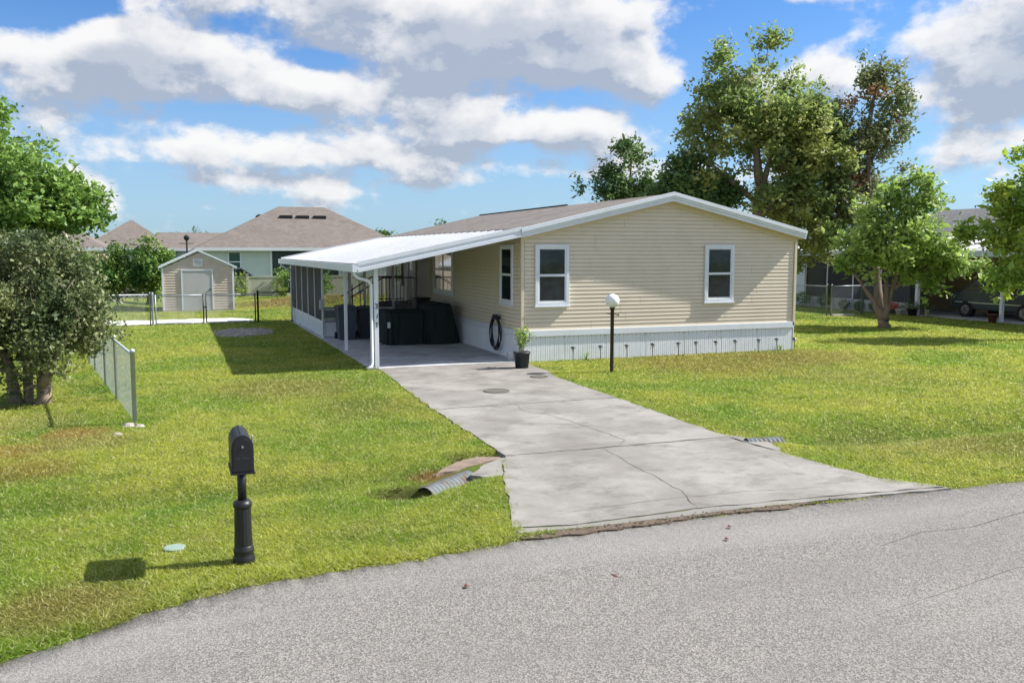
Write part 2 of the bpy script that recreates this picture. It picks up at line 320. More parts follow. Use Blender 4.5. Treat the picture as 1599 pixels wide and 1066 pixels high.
# ------------------------------------------------------------------ mesh builder
class B:
    def __init__(s): s.v = []; s.f = []
    def add(s, vs, fs):
        o = len(s.v); s.v += [tuple(v) for v in vs]; s.f += [tuple(i+o for i in f) for f in fs]; return s
    def box(s, x0, x1, y0, y1, z0, z1):
        return s.add([(x0, y0, z0), (x1, y0, z0), (x1, y1, z0), (x0, y1, z0), (x0, y0, z1), (x1, y0, z1), (x1, y1, z1), (x0, y1, z1)],
                     [(0, 3, 2, 1), (4, 5, 6, 7), (0, 1, 5, 4), (1, 2, 6, 5), (2, 3, 7, 6), (3, 0, 4, 7)])
    def bar(s, a, b, w, h=None, up=(0, 0, 1)):      # rectangular bar from a to b
        h = h or w; a = Vector(a); b = Vector(b); d = (b-a).normalized(); u = Vector(up)
        if abs(d.dot(u)) > .98: u = Vector((0, 1, 0))
        r = d.cross(u).normalized(); u = r.cross(d)
        vs = []
        for p in (a, b): vs += [p-r*w/2-u*h/2, p+r*w/2-u*h/2, p+r*w/2+u*h/2, p-r*w/2+u*h/2]
        return s.add(vs, [(0, 1, 2, 3), (7, 6, 5, 4), (0, 4, 5, 1), (1, 5, 6, 2), (2, 6, 7, 3), (3, 7, 4, 0)])
    def tube(s, pts, rad, n=8, closed=False, cap=True):
        pts = [Vector(p) for p in pts]; k = len(pts)
        if isinstance(rad, (int, float)): rad = [rad]*k
        u = None; o = len(s.v)
        for i, p in enumerate(pts):
            d = (pts[(i+1) % k] - pts[i-1]) if closed else (pts[min(i+1, k-1)] - pts[max(i-1, 0)])
            d.normalize()
            if u is None: u = Vector((0, 0, 1)) if abs(d.z) < .9 else Vector((1, 0, 0))
            u = (u - d*u.dot(d))
            if u.length < 1e-5: u = d.orthogonal()
            u.normalize(); w = d.cross(u)
            for j in range(n):
                a = 2*math.pi*j/n; s.v.append(tuple(p + (u*math.cos(a) + w*math.sin(a))*rad[i]))
        for i in range(k if closed else k-1):
            for j in range(n):
                a = o+i*n+j; b = o+i*n+(j+1) % n; c = o+((i+1) % k)*n+(j+1) % n; d = o+((i+1) % k)*n+j
                s.f.append((a, b, c, d))
        if not closed and cap: s.f.append(tuple(o+j for j in range(n))[::-1]); s.f.append(tuple(o+(k-1)*n+j for j in range(n)))
        return s
    def lathe(s, prof, c, n=20, flute=0, z=True):    # prof [(r,z)...]
        o = len(s.v)
        for r, h in prof:
            for j in range(n):
                a = 2*math.pi*j/n; rr = r*(1-(flute if j % 2 else 0)); s.v.append((c[0]+rr*math.cos(a), c[1]+rr*math.sin(a), c[2]+h))
        for i in range(len(prof)-1):
            for j in range(n):
                s.f.append((o+i*n+j, o+i*n+(j+1) % n, o+(i+1)*n+(j+1) % n, o+(i+1)*n+j))
        s.f.append(tuple(o+j for j in range(n))[::-1]); s.f.append(tuple(o+(len(prof)-1)*n+j for j in range(n)))
        return s
    def prism(s, poly, a, b):     # poly: list of 3D points, extruded by vector from a to b offsets
        a = Vector(a); b = Vector(b); n = len(poly)
        vs = [Vector(p)+a for p in poly]+[Vector(p)+b for p in poly]
        fs = [tuple(range(n))[::-1], tuple(range(n, 2*n))]+[(i, (i+1) % n, n+(i+1) % n, n+i) for i in range(n)]
        return s.add(vs, fs)
    def build(s, name, m, parent=None, smooth=False, bevel=0, kind=None):
        me = bpy.data.meshes.new(name); off = Vector((0, 0, 0)); p = parent
        while p is not None: off += p.location; p = p.parent
        me.from_pydata([(v[0]-off.x, v[1]-off.y, v[2]-off.z) for v in s.v], [], s.f); me.update()
        import bmesh
        bm = bmesh.new(); bm.from_mesh(me); bmesh.ops.recalc_face_normals(bm, faces=bm.faces); bm.to_mesh(me); bm.free()
        me.materials.append(M[m] if isinstance(m, str) else m)
        if smooth: me.polygons.foreach_set('use_smooth', [True]*len(me.polygons))
        o = bpy.data.objects.new(name, me); C.objects.link(o)
        if parent: o.parent = parent
        if bevel:
            md = o.modifiers.new('bevel', 'BEVEL'); md.width = bevel; md.segments = 2; md.limit_method = 'ANGLE'
        if kind: o['kind'] = kind
        return o
def npmesh(name, V, F, m, parent=None, kind=None, smooth=False):
    """big mesh from numpy arrays; F is (n,k)"""
    off = np.zeros(3); p = parent
    while p is not None: off += np.array(p.location); p = p.parent
    me = bpy.data.meshes.new(name); k = F.shape[1]
    me.vertices.add(len(V)); me.vertices.foreach_set('co', (V-off).astype(np.float32).ravel())
    me.loops.add(F.size); me.loops.foreach_set('vertex_index', F.astype(np.int32).ravel())
    me.polygons.add(len(F)); me.polygons.foreach_set('loop_start', np.arange(0, F.size, k, dtype=np.int32))
    me.polygons.foreach_set('loop_total', np.full(len(F), k, dtype=np.int32))
    if smooth: me.polygons.foreach_set('use_smooth', np.ones(len(F), dtype=bool))
    me.materials.append(M[m] if isinstance(m, str) else m); me.update(calc_edges=True)
    o = bpy.data.objects.new(name, me); C.objects.link(o)
    if parent: o.parent = parent
    if kind: o['kind'] = kind
    return o
def thing(name, loc, label, cat, group=None):
    o = bpy.data.objects.new(name, None); o.empty_display_size = .2; C.objects.link(o); o.location = loc
    o['label'] = label; o['category'] = cat
    if group: o['group'] = group
    return o
def tag(o, label, cat, group=None):
    o['label'] = label; o['category'] = cat
    if group: o['group'] = group
    return o
def copy_tree(o, loc, label, parent=None):
    c = o.copy(); C.objects.link(c)
    if parent is not None: c.parent = parent
    else: c.location = loc; c['label'] = label
    for ch in [x for x in o.children]: copy_tree(ch, None, None, c)
    return c
def fbm(x, y, s=1.0): return noise.noise((x*s, y*s, 0))

# ------------------------------------------------------------------ ground, road
EDGE = [(-60, -30), (-30, -22.5), (-18, -17.6), (-12, -15.3), (-9.6, -14.25), (-8.8, -13.78), (-8.05, -13.32), (-7.2, -13.12), (-6, -13.06), (-5.2, -12.92), (-4, -12.86), (0, -12.90), (2, -12.98), (8, -13.1), (30, -13.3), (200, -14)]
EX = np.array([e[0] for e in EDGE]); EY = np.array([e[1] for e in EDGE])
def edge_y(x): return np.interp(x, EX, EY)
def height(x, y):
    x = np.asarray(x, float); y = np.asarray(y, float)
    w = .45*np.clip((-4.6-x)/1.0, 0, 1) + np.clip((x-.2)/1.0, 0, 1)
    h = -.19*np.exp(-((y+10.0)/.6)**2)*w*np.exp(-np.clip(x-9, 0, 99)/8)*np.exp(-np.clip(-9-x, 0, 99)/3)
    h = h - .42*np.exp(-(((x+5.68)/.33)**2+((y+10.80)/.25)**2)**2) - .09*np.exp(-(((x+5.0+(y+10.45)*0)/.5)**2+((y+10.45-(x+5.0)*.64+.12)/.18)**2)**2)        # mouth of the left culvert
    h = h - .20*np.exp(-(((x+4.35)/.42)**2+((y+9.45)/.26)**2)**2)         # washed-out corner by the slab
    h = h - .20*np.exp(-(((x-.60)/.22)**2+((y+10.15)/.16)**2)**2)
    h = h + .03*np.sin(x*.35+1)*np.sin(y*.3)*np.clip((y+12.5)/3, 0, 1)*np.clip((np.abs(x+2)-3)/3, 0, 1)*np.clip((-y-1)/3, 0, 1)
    h = h + .35*np.exp(-((y-28)/3.5)**2)*np.clip((np.abs(x+7)-2.5)/2.5, 0, 1)*np.clip((16-x)/5, 0, 1)  # low mound behind the house
    h = h - .12*np.clip((edge_y(x)-y-.02)/.15, 0, 1) - .03*np.clip((edge_y(x)-y+.12)/.15, 0, 1)
    return h
def make_ground():
    def lines(lo, hi, f0, f1, fine, mid, m0, m1):
        a = list(np.arange(f0, f1, fine)); b = [v for v in np.arange(m0, m1, mid) if v < f0-1e-6 or v > f1+1e-6]
        s = []; v = m1; st = mid
        while v < hi: s.append(v); st *= 1.35; v += st
        s.append(hi); v = m0; st = mid; t = []
        while v > lo: t.append(v); st *= 1.35; v -= st
        t.append(lo); return np.array(sorted(set(np.round(a+b+s+t, 4))))
    xs = lines(-500, 500, -7, -3.6, .07, .3, -16, 26); ys = lines(-160, 700, -14.3, -8.6, .07, .3, -17, 40)
    X, Y = np.meshgrid(xs, ys); Z = height(X, Y)
    V = np.stack([X.ravel(), Y.ravel(), Z.ravel()], 1); nx = len(xs); ny = len(ys)
    i = np.arange(nx-1)[None, :]+np.arange(ny-1)[:, None]*nx; i = i.ravel()
    F = np.stack([i, i+1, i+nx+1, i+nx], 1)
    npmesh('ground', V, F, 'ground', None, 'structure', True)
make_ground()
def make_road():
    xs = np.concatenate([np.arange(-60, -14, 1.5), np.arange(-14, 14, .045), np.arange(14, 60, .5), np.arange(60, 210, 10)])
    V = []; F = []
    for i, x in enumerate(xs):
        j = .045*noise.noise((x*2.3, 1, 0))+.03*noise.noise((x*9, 4, 0))+(.02*noise.noise((x*26, 7, 0)))
        if x < -5: j *= 1.7
        y = float(edge_y(x))+j+.03
        for yy, z in ((y, -.135), (y-.012, -.018), (y-.35, -.012), (y-3, .01), (y-7, -.02), (-60, -.02)): V.append((x, yy, z))
    n = 6
    for i in range(len(xs)-1):
        for k in range(n-1): F.append((i*n+k, i*n+k+1, (i+1)*n+k+1, (i+1)*n+k))
    return npmesh('road', np.array(V), np.array(F), 'asphalt', None, 'structure')
road = make_road()

# ------------------------------------------------------------------ driveway slabs, cracks
def ragged(pts, step=.12, amp=.015, seed=0):
    out = []
    for i in range(len(pts)):
        a = Vector((*pts[i], 0)); b = Vector((*pts[(i+1) % len(pts)], 0)); n = max(1, int((b-a).length/step)); nn = Vector((-(b-a).y, (b-a).x, 0)).normalized()
        for k in range(n):
            p = a.lerp(b, k/n)
            if k: p += nn*amp*noise.noise((p.x*4+seed, p.y*4, 0))*2
            out.append((p.x, p.y, 0))
    return out
def crack(pts, w, z, parent=None):
    P = []
    for i in range(len(pts)-1):
        a = Vector((*pts[i], 0)); b = Vector((*pts[i+1], 0)); n = max(2, int((b-a).length/.06))
        for k in range(n):
            p = a.lerp(b, k/n); q = .03*noise.noise((p.x*6, p.y*6, 3))+.012*noise.noise((p.x*25, p.y*25, 1)); P.append(p+Vector((q, q*.7, 0)))
    parent = parent or drive
    P.append(Vector((*pts[-1], 0)))
    b = B(); vs = []
    for i, p in enumerate(P):
        d = (P[min(i+1, len(P)-1)]-P[max(i-1, 0)]).normalized(); r = Vector((-d.y, d.x, 0)); ww = w*(.35+.9*abs(noise.noise((i*.35, 2, 2))))*min(1, .2+min(i, len(P)-1-i)/4)
        vs += [(p.x+r.x*ww, p.y+r.y*ww, z), (p.x-r.x*ww, p.y-r.y*ww, z)]
    b.add(vs, [(2*i, 2*i+2, 2*i+3, 2*i+1) for i in range(len(P)-1)]); return b.build('crack', 'crack', parent)
drive = thing('driveway', (-2.1, -6, 0), 'long pale concrete driveway running from the road to the carport', 'driveway')
del drive['category']; del drive['label']; drive['kind'] = 'structure'
def slab(parent, name, poly, z0, z1, m, seed=0, amp=.02):
    return B().prism(ragged(poly, .1, amp, seed), (0, 0, z0), (0, 0, z1)).build(name, m, parent)
slab(drive, 'concrete_slab', [(-3.66, -.06), (-3.72, -1.8), (-3.82, -3.2), (-3.9, -5.75), (-.30, -5.75), (-.27, -2.8), (-.04, -1.7), (-.02, -.06)], -.1, .020, 'concrete', 1)
slab(drive, 'concrete_slab', [(-3.9, -5.77), (-3.95, -9.55), (-.38, -9.55), (-.30, -5.77)], -.1, .017, 'concrete', 2)
ap = slab(drive, 'concrete_slab', [(-3.97, -9.575), (-4.35, -10.55), (-4.72, -11.75), (-4.98, -12.55), (-4.4, -12.68), (-2.8, -12.62), (-1.2, -12.72), (.38, -12.88), (-.05, -12.3), (-.22, -11.2), (-.30, -10.2), (-.38, -9.575)], -.14, .012, 'concrete', 3)
crack([(-1.9, -14.3), (-1.2, -14.1), (-.6, -14.15), (.6, -13.9)], .006, .0, road); crack([(2.0, -14.6), (3.4, -14.2), (4.8, -14.3)], .006, .004, road); crack([(-3.2, -15.6), (-1.2, -15.2), (.4, -15.35), (1.8, -15.0)], .005, .008, road)
lip = slab(drive, 'apron_lip', [(-4.95, -12.57), (-4.98, -12.72), (-4.1, -12.80), (-2.6, -12.80), (-1.2, -12.84), (.42, -12.95), (.38, -12.9), (-1.2, -12.735), (-2.8, -12.635), (-4.4, -12.695)], -.14, .006, 'concrete', 5)
slab(drive, 'dirt_edge', [(-5.02, -12.66), (-5.0, -12.90), (-3.6, -12.93), (-2.4, -12.89), (-1.5, -12.90), (-1.6, -12.82), (-2.6, -12.79), (-4.1, -12.79), (-4.98, -12.71)], -.14, .003, 'dirt', 9, .05)
DIRT = [(-5.0, -12.70), (-5.0, -12.92), (-3.6, -12.95), (-1.4, -12.90), (-1.5, -12.80), (-4.0, -12.80)]
crack([(-2.38, -5.85), (-2.47, -6.47), (-2.22, -6.97), (-2.1, -7.68), (-2.0, -8.58), (-1.95, -9.22), (-2.2, -9.53)], .011, .0185)
crack([(-2.75, -4.45), (-2.5, -5.2), (-2.38, -5.74)], .007, .0215)
crack([(-2.49, -9.6), (-2.58, -10.58), (-2.6, -11.24), (-2.66, -12.01), (-2.78, -12.32), (-2.83, -12.6)], .013, .0135)
crack([(-3.2, -6.3), (-3.55, -6.9)], .005, .0185)
crack([(-4.4, -12.3), (-3.3, -12.2), (-2.83, -12.2), (-1.9, -12.25), (-1.0, -12.4)], .006, .0135)
crack([(-.9, -9.9), (-.6, -10.6), (-.7, -11.5)], .005, .0135)
cs = slab(None, 'carport_slab', [(-3.85, -.035), (-3.85, 16.1), (-.012, 16.1), (-.012, -.035)], -.1, .03, 'concrete_slab', 4, .0); cs['kind'] = 'structure'
for x, y, r, z, lb in ((-2.19, -4.23, .25, .021, 'larger round dark steel cover set in the middle of the driveway'), (-.62, -2.65, .19, .021, 'smaller round dark cover at the lawn edge of the driveway')):
    t = thing('cleanout_cover', (x, y, z), lb, 'manhole cover', 'round covers in the driveway')
    B().lathe([(r, 0), (r, .008), (r*.93, .010), (0.001, .011)], (x, y, z), 28).build('lid', mat('cover_iron', (.13, .12, .105), .9, (.06, .055, .05), 14, .8, 60, .7), t)
    b = B(); b.tube([(x+r*1.02*math.cos(a), y+r*1.02*math.sin(a), z+.004) for a in np.linspace(0, 6.283, 29)[:-1]], .010, 5, True); b.build('rim', 'crack', t)

# ------------------------------------------------------------------ mobile home
W, L_, ZE, SL = 8.246, 15.45, 3.13, .225
home = thing('mobile_home', (W/2, 0, 0), 'beige vinyl sided double-wide mobile home with low gable roof and white skirting', 'house')
home.location = (0, 0, 0)
def roof_z(x): return ZE + SL*min(x, W-x)
core = B()   # inner shell so that nothing shows through the siding joints
core.prism([(.03, 0, .60), (W-.03, 0, .60), (W-.03, 0, ZE-.02), (W/2, 0, roof_z(W/2)-.02), (.03, 0, ZE-.02)], (0, .02, 0), (0, L_-.03, 0)).build('wall', 'siding', home)
def lap_panel(u0, u1, z0, z1, place, clip, laps=2):
    """one vinyl plank course with two laps; place maps (u, out, z) to the world"""
    b = B(); h = (z1-z0)/laps
    for k in range(laps):
        a0, a1 = z0+k*h, z0+(k+1)*h
        l0, r0 = max(u0, clip(a0)[0]), min(u1, clip(a0)[1]); l1, r1 = max(u0, clip(a1)[0]), min(u1, clip(a1)[1])
        if r0-l0 < .02: continue
        if r1 < l1: l1 = r1 = (l1+r1)/2
        g = .020    # recessed groove added above each lap to draw a dark shadow line
        P = [(-.018, a0), (.009, a0), (.001, a1-g), (-.018, a1-g+.002), (-.018, a1)]
        vs = []
        for i, (o, zz) in enumerate(P):
            t = (zz-a0)/(a1-a0); vs += [place(l0+(l1-l0)*t, o, zz), place(r0+(r1-r0)*t, o, zz)]
        b.add(vs, [(0, 1, 3, 2), (2, 3, 5, 4), (4, 5, 7, 6), (6, 7, 9, 8), (0, 2, 4, 6), (1, 3, 5, 7)])
    return b
row = .2; z = .80; k = 0
while z < roof_z(W/2)-.05:
    rnd = random.Random(k*7+3); off = rnd.uniform(1.2, 4.2); cuts = [.06]
    u = off
    while u < W-.9: cuts.append(u); u += rnd.uniform(2.6, 3.66)
    cuts.append(W-.06)
    for a, c in zip(cuts[:-1], cuts[1:]):
        cl = lambda zz: (max(.06, (zz-ZE)/SL), min(W-.06, W-(zz-ZE)/SL))
        b = lap_panel(a+.003, c-.003, z, z+row, lambda u, o, zz: (u, -o, zz), cl)
        if b.f: b.build('siding_panel', 'siding', home)
    z += row; k += 1
z = .80; k = 0
while z < ZE-.02:
    rnd = random.Random(k*5+1); cuts = [.06]; u = rnd.uniform(1, 3.6)
    while u < L_-1: cuts.append(u); u += 3.66
    cuts.append(L_-.05); z1 = min(z+row, ZE)
    for a, c in zip(cuts[:-1], cuts[1:]):
        lap_panel(a+.003, c-.003, z, z1, lambda u, o, zz: (-o, u, zz), lambda zz: (0, 99)).build('siding_panel', 'siding', home)
    z += row; k += 1
for (x, y) in ((-.035, -.035), (W-.045, -.035)):
    B().box(x, x+.08, y, y+.085, .70, ZE+.01).build('corner_trim', 'trim_beige', home, bevel=.006)
B().box(-.035, .0, 8.52, 8.60, .8, 3.1).build('corner_trim', 'trim_beige', home)
# skirting: ribbed vinyl
def ribbed(n, place, length, z0, z1, pitch=.125):
    prof = []; u = 0
    while u < length-.01:
        for du, o in ((0, .0), (.012, .0), (.015, .016), (.058, .016), (.061, .006), (.068, .006), (.071, .016), (.118, .016), (.121, .0)): 
            if u+du < length: prof.append((u+du, o))
        u += pitch
    prof.append((length, 0)); vs = []; fs = []
    for i, (u, o) in enumerate(prof): vs += [place(u, o, z0), place(u, o, z1)]
    for i in range(len(prof)-1): fs.append((2*i, 2*i+2, 2*i+3, 2*i+1))
    return B().add(vs, fs)
for i in range(7):   # skirting sheets
    l = (W-.02)/7
    ribbed(0, lambda u, o, zz: (.01+i*l+u, .02-o, zz), l-.002, -.03, .66).build('skirting_panel', 'skirt', home)
for i in range(6):
    ribbed(0, lambda u, o, zz: (.02-o, .01+i*1.5+u, zz), 1.498, .02, .66).build('skirting_panel', 'skirt', home)
B().box(-.03, W+.01, -.035, .0, .64, .80).build('band', 'white', home, bevel=.006)
B().box(-.040, -.001, .001, L_, .64, .795).build('band', 'white', home, bevel=.006)
B().box(W+.0, W+.03, .0, L_, -.02, .8).build('skirting_panel', 'skirt', home)
# roof: two shingled slopes, ribbed white rake fascia
OH = .28; xl, xr = -.14, W+.11; ZT = .20
def top(x): return 3.345 + .2275*min(x, W-x)
for a, b_ in ((xl, W/2), (xr, W/2)):
    za, zb = top(a), top(b_)
    B().add([(a, -OH-.01, za), (b_, -OH-.01, zb), (b_, L_+.15, zb), (a, L_+.15, za), (a, -OH-.01, za-.03), (b_, -OH-.01, zb-.03), (b_, L_+.15, zb-.03), (a, L_+.15, za-.03)],
            [(0, 1, 2, 3), (7, 6, 5, 4), (0, 4, 5, 1), (1, 5, 6, 2), (2, 6, 7, 3), (3, 7, 4, 0)]).build('roof', 'shingle', home)
b = B()
for s in (1, -1):
    for y in np.arange(11.3, 15.5, .6): pass
B().tube([(W/2, 6.5, top(W/2)+.005), (W/2, L_+.1, top(W/2)+.005)], .04, 6).build('ridge_cap', 'dark', home)
for a, b_ in ((xl, W/2), (xr, W/2)):     # fascia in three steps so it reads as ribbed metal
    for (d0, d1, o) in ((-.035, .06, .075), (.06, .125, .045), (.125, .20, .018)):
        za, zb = top(a), top(b_)
        B().add([(a, -OH-o, za-d0), (b_, -OH-o, zb-d0), (b_, -OH-o, zb-d1), (a, -OH-o, za-d1), (a, -OH+.02, za-d0), (b_, -OH+.02, zb-d0), (b_, -OH+.02, zb-d1), (a, -OH+.02, za-d1)],
                [(0, 1, 2, 3), (7, 6, 5, 4), (0, 4, 5, 1), (1, 5, 6, 2), (2, 6, 7, 3), (3, 7, 4, 0)]).build('rake_fascia', 'white', home)
    B().add([(a, -OH, za-.20), (b_, -OH, zb-.20), (b_, .03, zb-.20), (a, .03, za-.20), (a, -OH, za-.18), (b_, -OH, zb-.18), (b_, .03, zb-.18), (a, .03, za-.18)],
            [(0, 1, 2, 3), (7, 6, 5, 4), (0, 4, 5, 1), (1, 5, 6, 2), (2, 6, 7, 3), (3, 7, 4, 0)]).build('soffit', 'trim_beige', home)
for sx, a_, b2_ in ((1, .02, W/2), (-1, W-.02, W/2)):
    za, zb = top(a_), top(b2_); b = B()
    b.add([(a_, -.03, za-.30), (b2_, -.03, zb-.30), (b2_, -.03, zb-.203), (a_, -.03, za-.203), (a_, .02, za-.30), (b2_, .02, zb-.30), (b2_, .02, zb-.203), (a_, .02, za-.203)], [(0, 1, 2, 3), (7, 6, 5, 4), (0, 4, 5, 1), (1, 5, 6, 2), (2, 6, 7, 3), (3, 7, 4, 0)]).build('frieze', 'trim_beige', home)
B().box(xr-.02, xr+.03, -OH+.02, L_+.15, top(xr)-.20, top(xr)+.012).build('gutter', 'white', home)
B().box(xl-.03, xl+.01, -OH+.02, L_+.15, top(xl)-.06, top(xl)+.03).build('eave_flashing', 'galv', home)
def window(parent, place, w, h, cols=1, fw=.085, light=False):
    """place(u,out,z) from the lower left corner; frame > sash rails, panes"""
    def bx(b, u0, u1, o0, o1, z0, z1):
        vs = [place(u, o, z) for z in (z0, z1) for (u, o) in ((u0, o0), (u1, o0), (u1, o1), (u0, o1))]
        return b.add(vs, [(0, 1, 2, 3), (7, 6, 5, 4), (0, 4, 5, 1), (1, 5, 6, 2), (2, 6, 7, 3), (3, 7, 4, 0)])
    b = B(); bx(b, 0, fw, 0, .055, 0, h); bx(b, w-fw, w, 0, .055, 0, h); bx(b, fw, w-fw, 0, .055, h-fw, h); bx(b, fw, w-fw, 0, .055, 0, fw)
    f = b.build('window', 'white', parent, bevel=.006)
    b = B(); bx(b, -.02, w+.02, 0, .075, -.03, .0); b.build('sill', 'white', f)
    cw = (w-2*fw)/cols; mid = fw+(h-2*fw)*.5
    for c in range(cols):
        u0 = fw+c*cw; u1 = u0+cw; r = .035
        b = B(); bx(b, u0, u0+r, .02, .042, fw, h-fw); bx(b, u1-r, u1, .02, .042, fw, h-fw); bx(b, u0+r, u1-r, .02, .042, h-fw-r, h-fw); bx(b, u0+r, u1-r, .02, .05, mid-.03, mid+.03); bx(b, u0+r, u1-r, .02, .042, fw, fw+r*1.3)
        b.build('sash', 'white', f)
        for (z0, z1) in ((fw+r*1.3, mid-.03), (mid+.03, h-fw-r)):
            b = B(); bx(b, u0+r, u1-r, .0, .028, z0, z1); b.build('pane', 'glass', f)
    return f
FX = lambda x0, z0: (lambda u, o, z: (x0+u, -.012-o, z0+z))
SX = lambda y0, z0: (lambda u, o, z: (-.012-o, y0+u, z0+z))
window(home, FX(.338, 1.412), .925, 1.54); window(home, FX(5.268, 1.412), .927, 1.54)
window(home, SX(.55, 1.412), .94, 1.54); window(home, SX(5.83, 1.43), 2.15, 1.53, 2)
window(home, SX(12.5, 1.5), 1.0, 1.45)
# side door
b = B(); b.box(-.06, -.013, 10.45, 10.55, .95, 3.05); b.box(-.06, -.013, 11.45, 11.55, .95, 3.05); b.box(-.06, -.013, 10.55, 11.45, 2.97, 3.05); b.build('door_frame', 'white', home)
dr = B().box(-.035, -.013, 10.55, 11.45, .95, 2.97).build('door', 'shed_door', home)
B().box(-.04, -.036, 10.75, 11.25, 2.1, 2.85).build('pane', 'glass', dr)
B().box(-.09, -.036, 10.62, 10.66, 1.95, 1.99).build('handle', 'chrome', dr)

# ------------------------------------------------------------------ carport
XE, ZG = -4.16, 2.31
port = thing('carport', (-3.69, 0, 0), 'white metal carport with ribbed low sloping roof on slim posts', 'carport')
Z0, Z1 = 3.315, 2.49    # roof sheet at the house, at the gutter
XH = -.175
sl = (Z0-Z1)/(XH-XE)
def pz(x): return Z1+(x-XE)*sl
nP = 26; y0 = -.29; pw = (15.35-y0)/nP
for i in range(nP):
    ya = y0+i*pw; b = B(); prof = [(0, .0), (.02, .014), (.04, .014), (.06, 0), (pw*.5-.012, .0), (pw*.5-.006, .008), (pw*.5+.006, .008), (pw*.5+.012, 0), (pw-.001, 0)]
    vs = []; fs = []
    for u, o in prof: vs += [(XE, ya+u, pz(XE)+o), (XH, ya+u, pz(XH)+o)]
    for q in range(len(prof)-1): fs.append((2*q, 2*q+1, 2*q+3, 2*q+2))
    n = len(vs)
    for u in (0, pw-.001): vs += [(XE, ya+u, pz(XE)-.03), (XH, ya+u, pz(XH)-.03)]
    fs.append((n, n+2, n+3, n+1)); po = b.add(vs, fs).build('roof_panel', 'pan', port)
    for (u0, u1, hh) in ((.0, .060, .022), (pw*.5-.016, pw*.5+.016, .012)):
        rb = B(); r_ = [(u0-.004, .003), (u0+.018, hh), (u1-.018, hh), (u1+.004, .003)] if u0 == 0 else [(u0, .003), (u0+.01, hh), (u1-.01, hh), (u1, .003)]
        vs = []
        for u, o in r_: vs += [(XE-.004, ya+u, pz(XE)+o), (XH+.004, ya+u, pz(XH)+o)]
        rb.add(vs, [(0, 1, 3, 2), (2, 3, 5, 4), (4, 5, 7, 6), (0, 2, 4, 6)]).build('rib', 'white_rib', po)
def slope_bar(b, y_0, y_1, d0, d1):
    a, c = XE-.02, XH+.02
    return b.add([(a, y_0, pz(a)+d0), (c, y_0, pz(c)+d0), (c, y_0, pz(c)+d1), (a, y_0, pz(a)+d1), (a, y_1, pz(a)+d0), (c, y_1, pz(c)+d0), (c, y_1, pz(c)+d1), (a, y_1, pz(a)+d1)],
                 [(0, 1, 2, 3), (7, 6, 5, 4), (0, 4, 5, 1), (1, 5, 6, 2), (2, 6, 7, 3), (3, 7, 4, 0)])
slope_bar(B(), -.335, -.292, -.035, .055).build('front_fascia', 'white', port)
slope_bar(B(), -.322, -.292, -.115, -.036).build('front_fascia', 'white', port)
slope_bar(B(), -.335, -.292, -.19, -.116).build('front_fascia', 'white', port)
slope_bar(B(), 15.36, 15.40, -.17, .05).build('rear_fascia', 'white', port)
g = B()   # open gutter trough
g.box(XE-.13, XE-.115, -.335, 15.4, ZG, ZG+.17); g.box(XE-.115, XE-.02, -.335, 15.4, ZG, ZG+.015); g.box(XE-.02, XE-.005, -.335, 15.4, ZG+.0, ZG+.165)
g.box(XE-.115, XE-.02, -.335, -.32, ZG+.015, ZG+.165)
g.build('gutter', 'white', port)
B().box(-3.74, -3.64, -.05, 15.3, ZG+.06, ZG+.21).build('beam', 'white', port)
def post(x, y, w, zt, z0=.03): return B().box(x-w/2, x+w/2, y-w/2, y+w/2, z0, zt).build('post', 'white', port, bevel=.004)
p1 = post(-3.69, 0, .095, ZG+.06); post(-3.69, 4.04, .08, ZG+.06)
b = B(); b.tube([(-4.22, -.18, ZG+.02), (-4.22, -.18, ZG-.06), (-4.16, -.15, ZG-.13), (-3.88, -.07, ZG-.21), (-3.81, -.05, ZG-.30), (-3.81, -.05, .18), (-3.83, -.09, .09), (-3.95, -.17, .05)], [.036]*8, 10).build('downspout', 'white', port, True)
b = B(); b.tube([(-4.20, 15.2, ZG+.02), (-4.20, 15.2, ZG-.08), (-3.85, 15.1, ZG-.3), (-3.84, 15.1, .1)], .04, 8).build('downspout', 'white', port, True)
def num(pts, z, closed=False):
    q = B()
    for a, c in zip(pts[:-1], pts[1:]): q.bar((-3.69+a[0], -.0495, z+a[1]), (-3.69+c[0], -.0495, z+c[1]), .005, .017, (0, 1, 0))
    qb = B(); 
    for a, c in zip(pts[:-1], pts[1:]):
        d = Vector((c[0]-a[0], 0, c[1]-a[1])).normalized()*.006; r = Vector((-d.z, 0, d.x)).normalized()*.010
        A = Vector((-3.69+a[0], -.0, z+a[1]))-d; D = Vector((-3.69+c[0], 0, z+c[1]))+d
        qb.prism([A-r, A+r, D+r, D-r], (0, -.055, 0), (0, -.049, 0))
    qb.build('house_number', 'digit', p1)
num([(-.028, .045), (-.01, .055), (.018, .05), (.025, .03), (.0, .003), (.026, -.02), (.022, -.045), (-.008, -.055), (-.03, -.042)], 1.50)
num([(.026, .045), (.005, -.045)], 1.265)
num([(-.016, .035), (.006, .055), (.006, -.055)], 1.06)
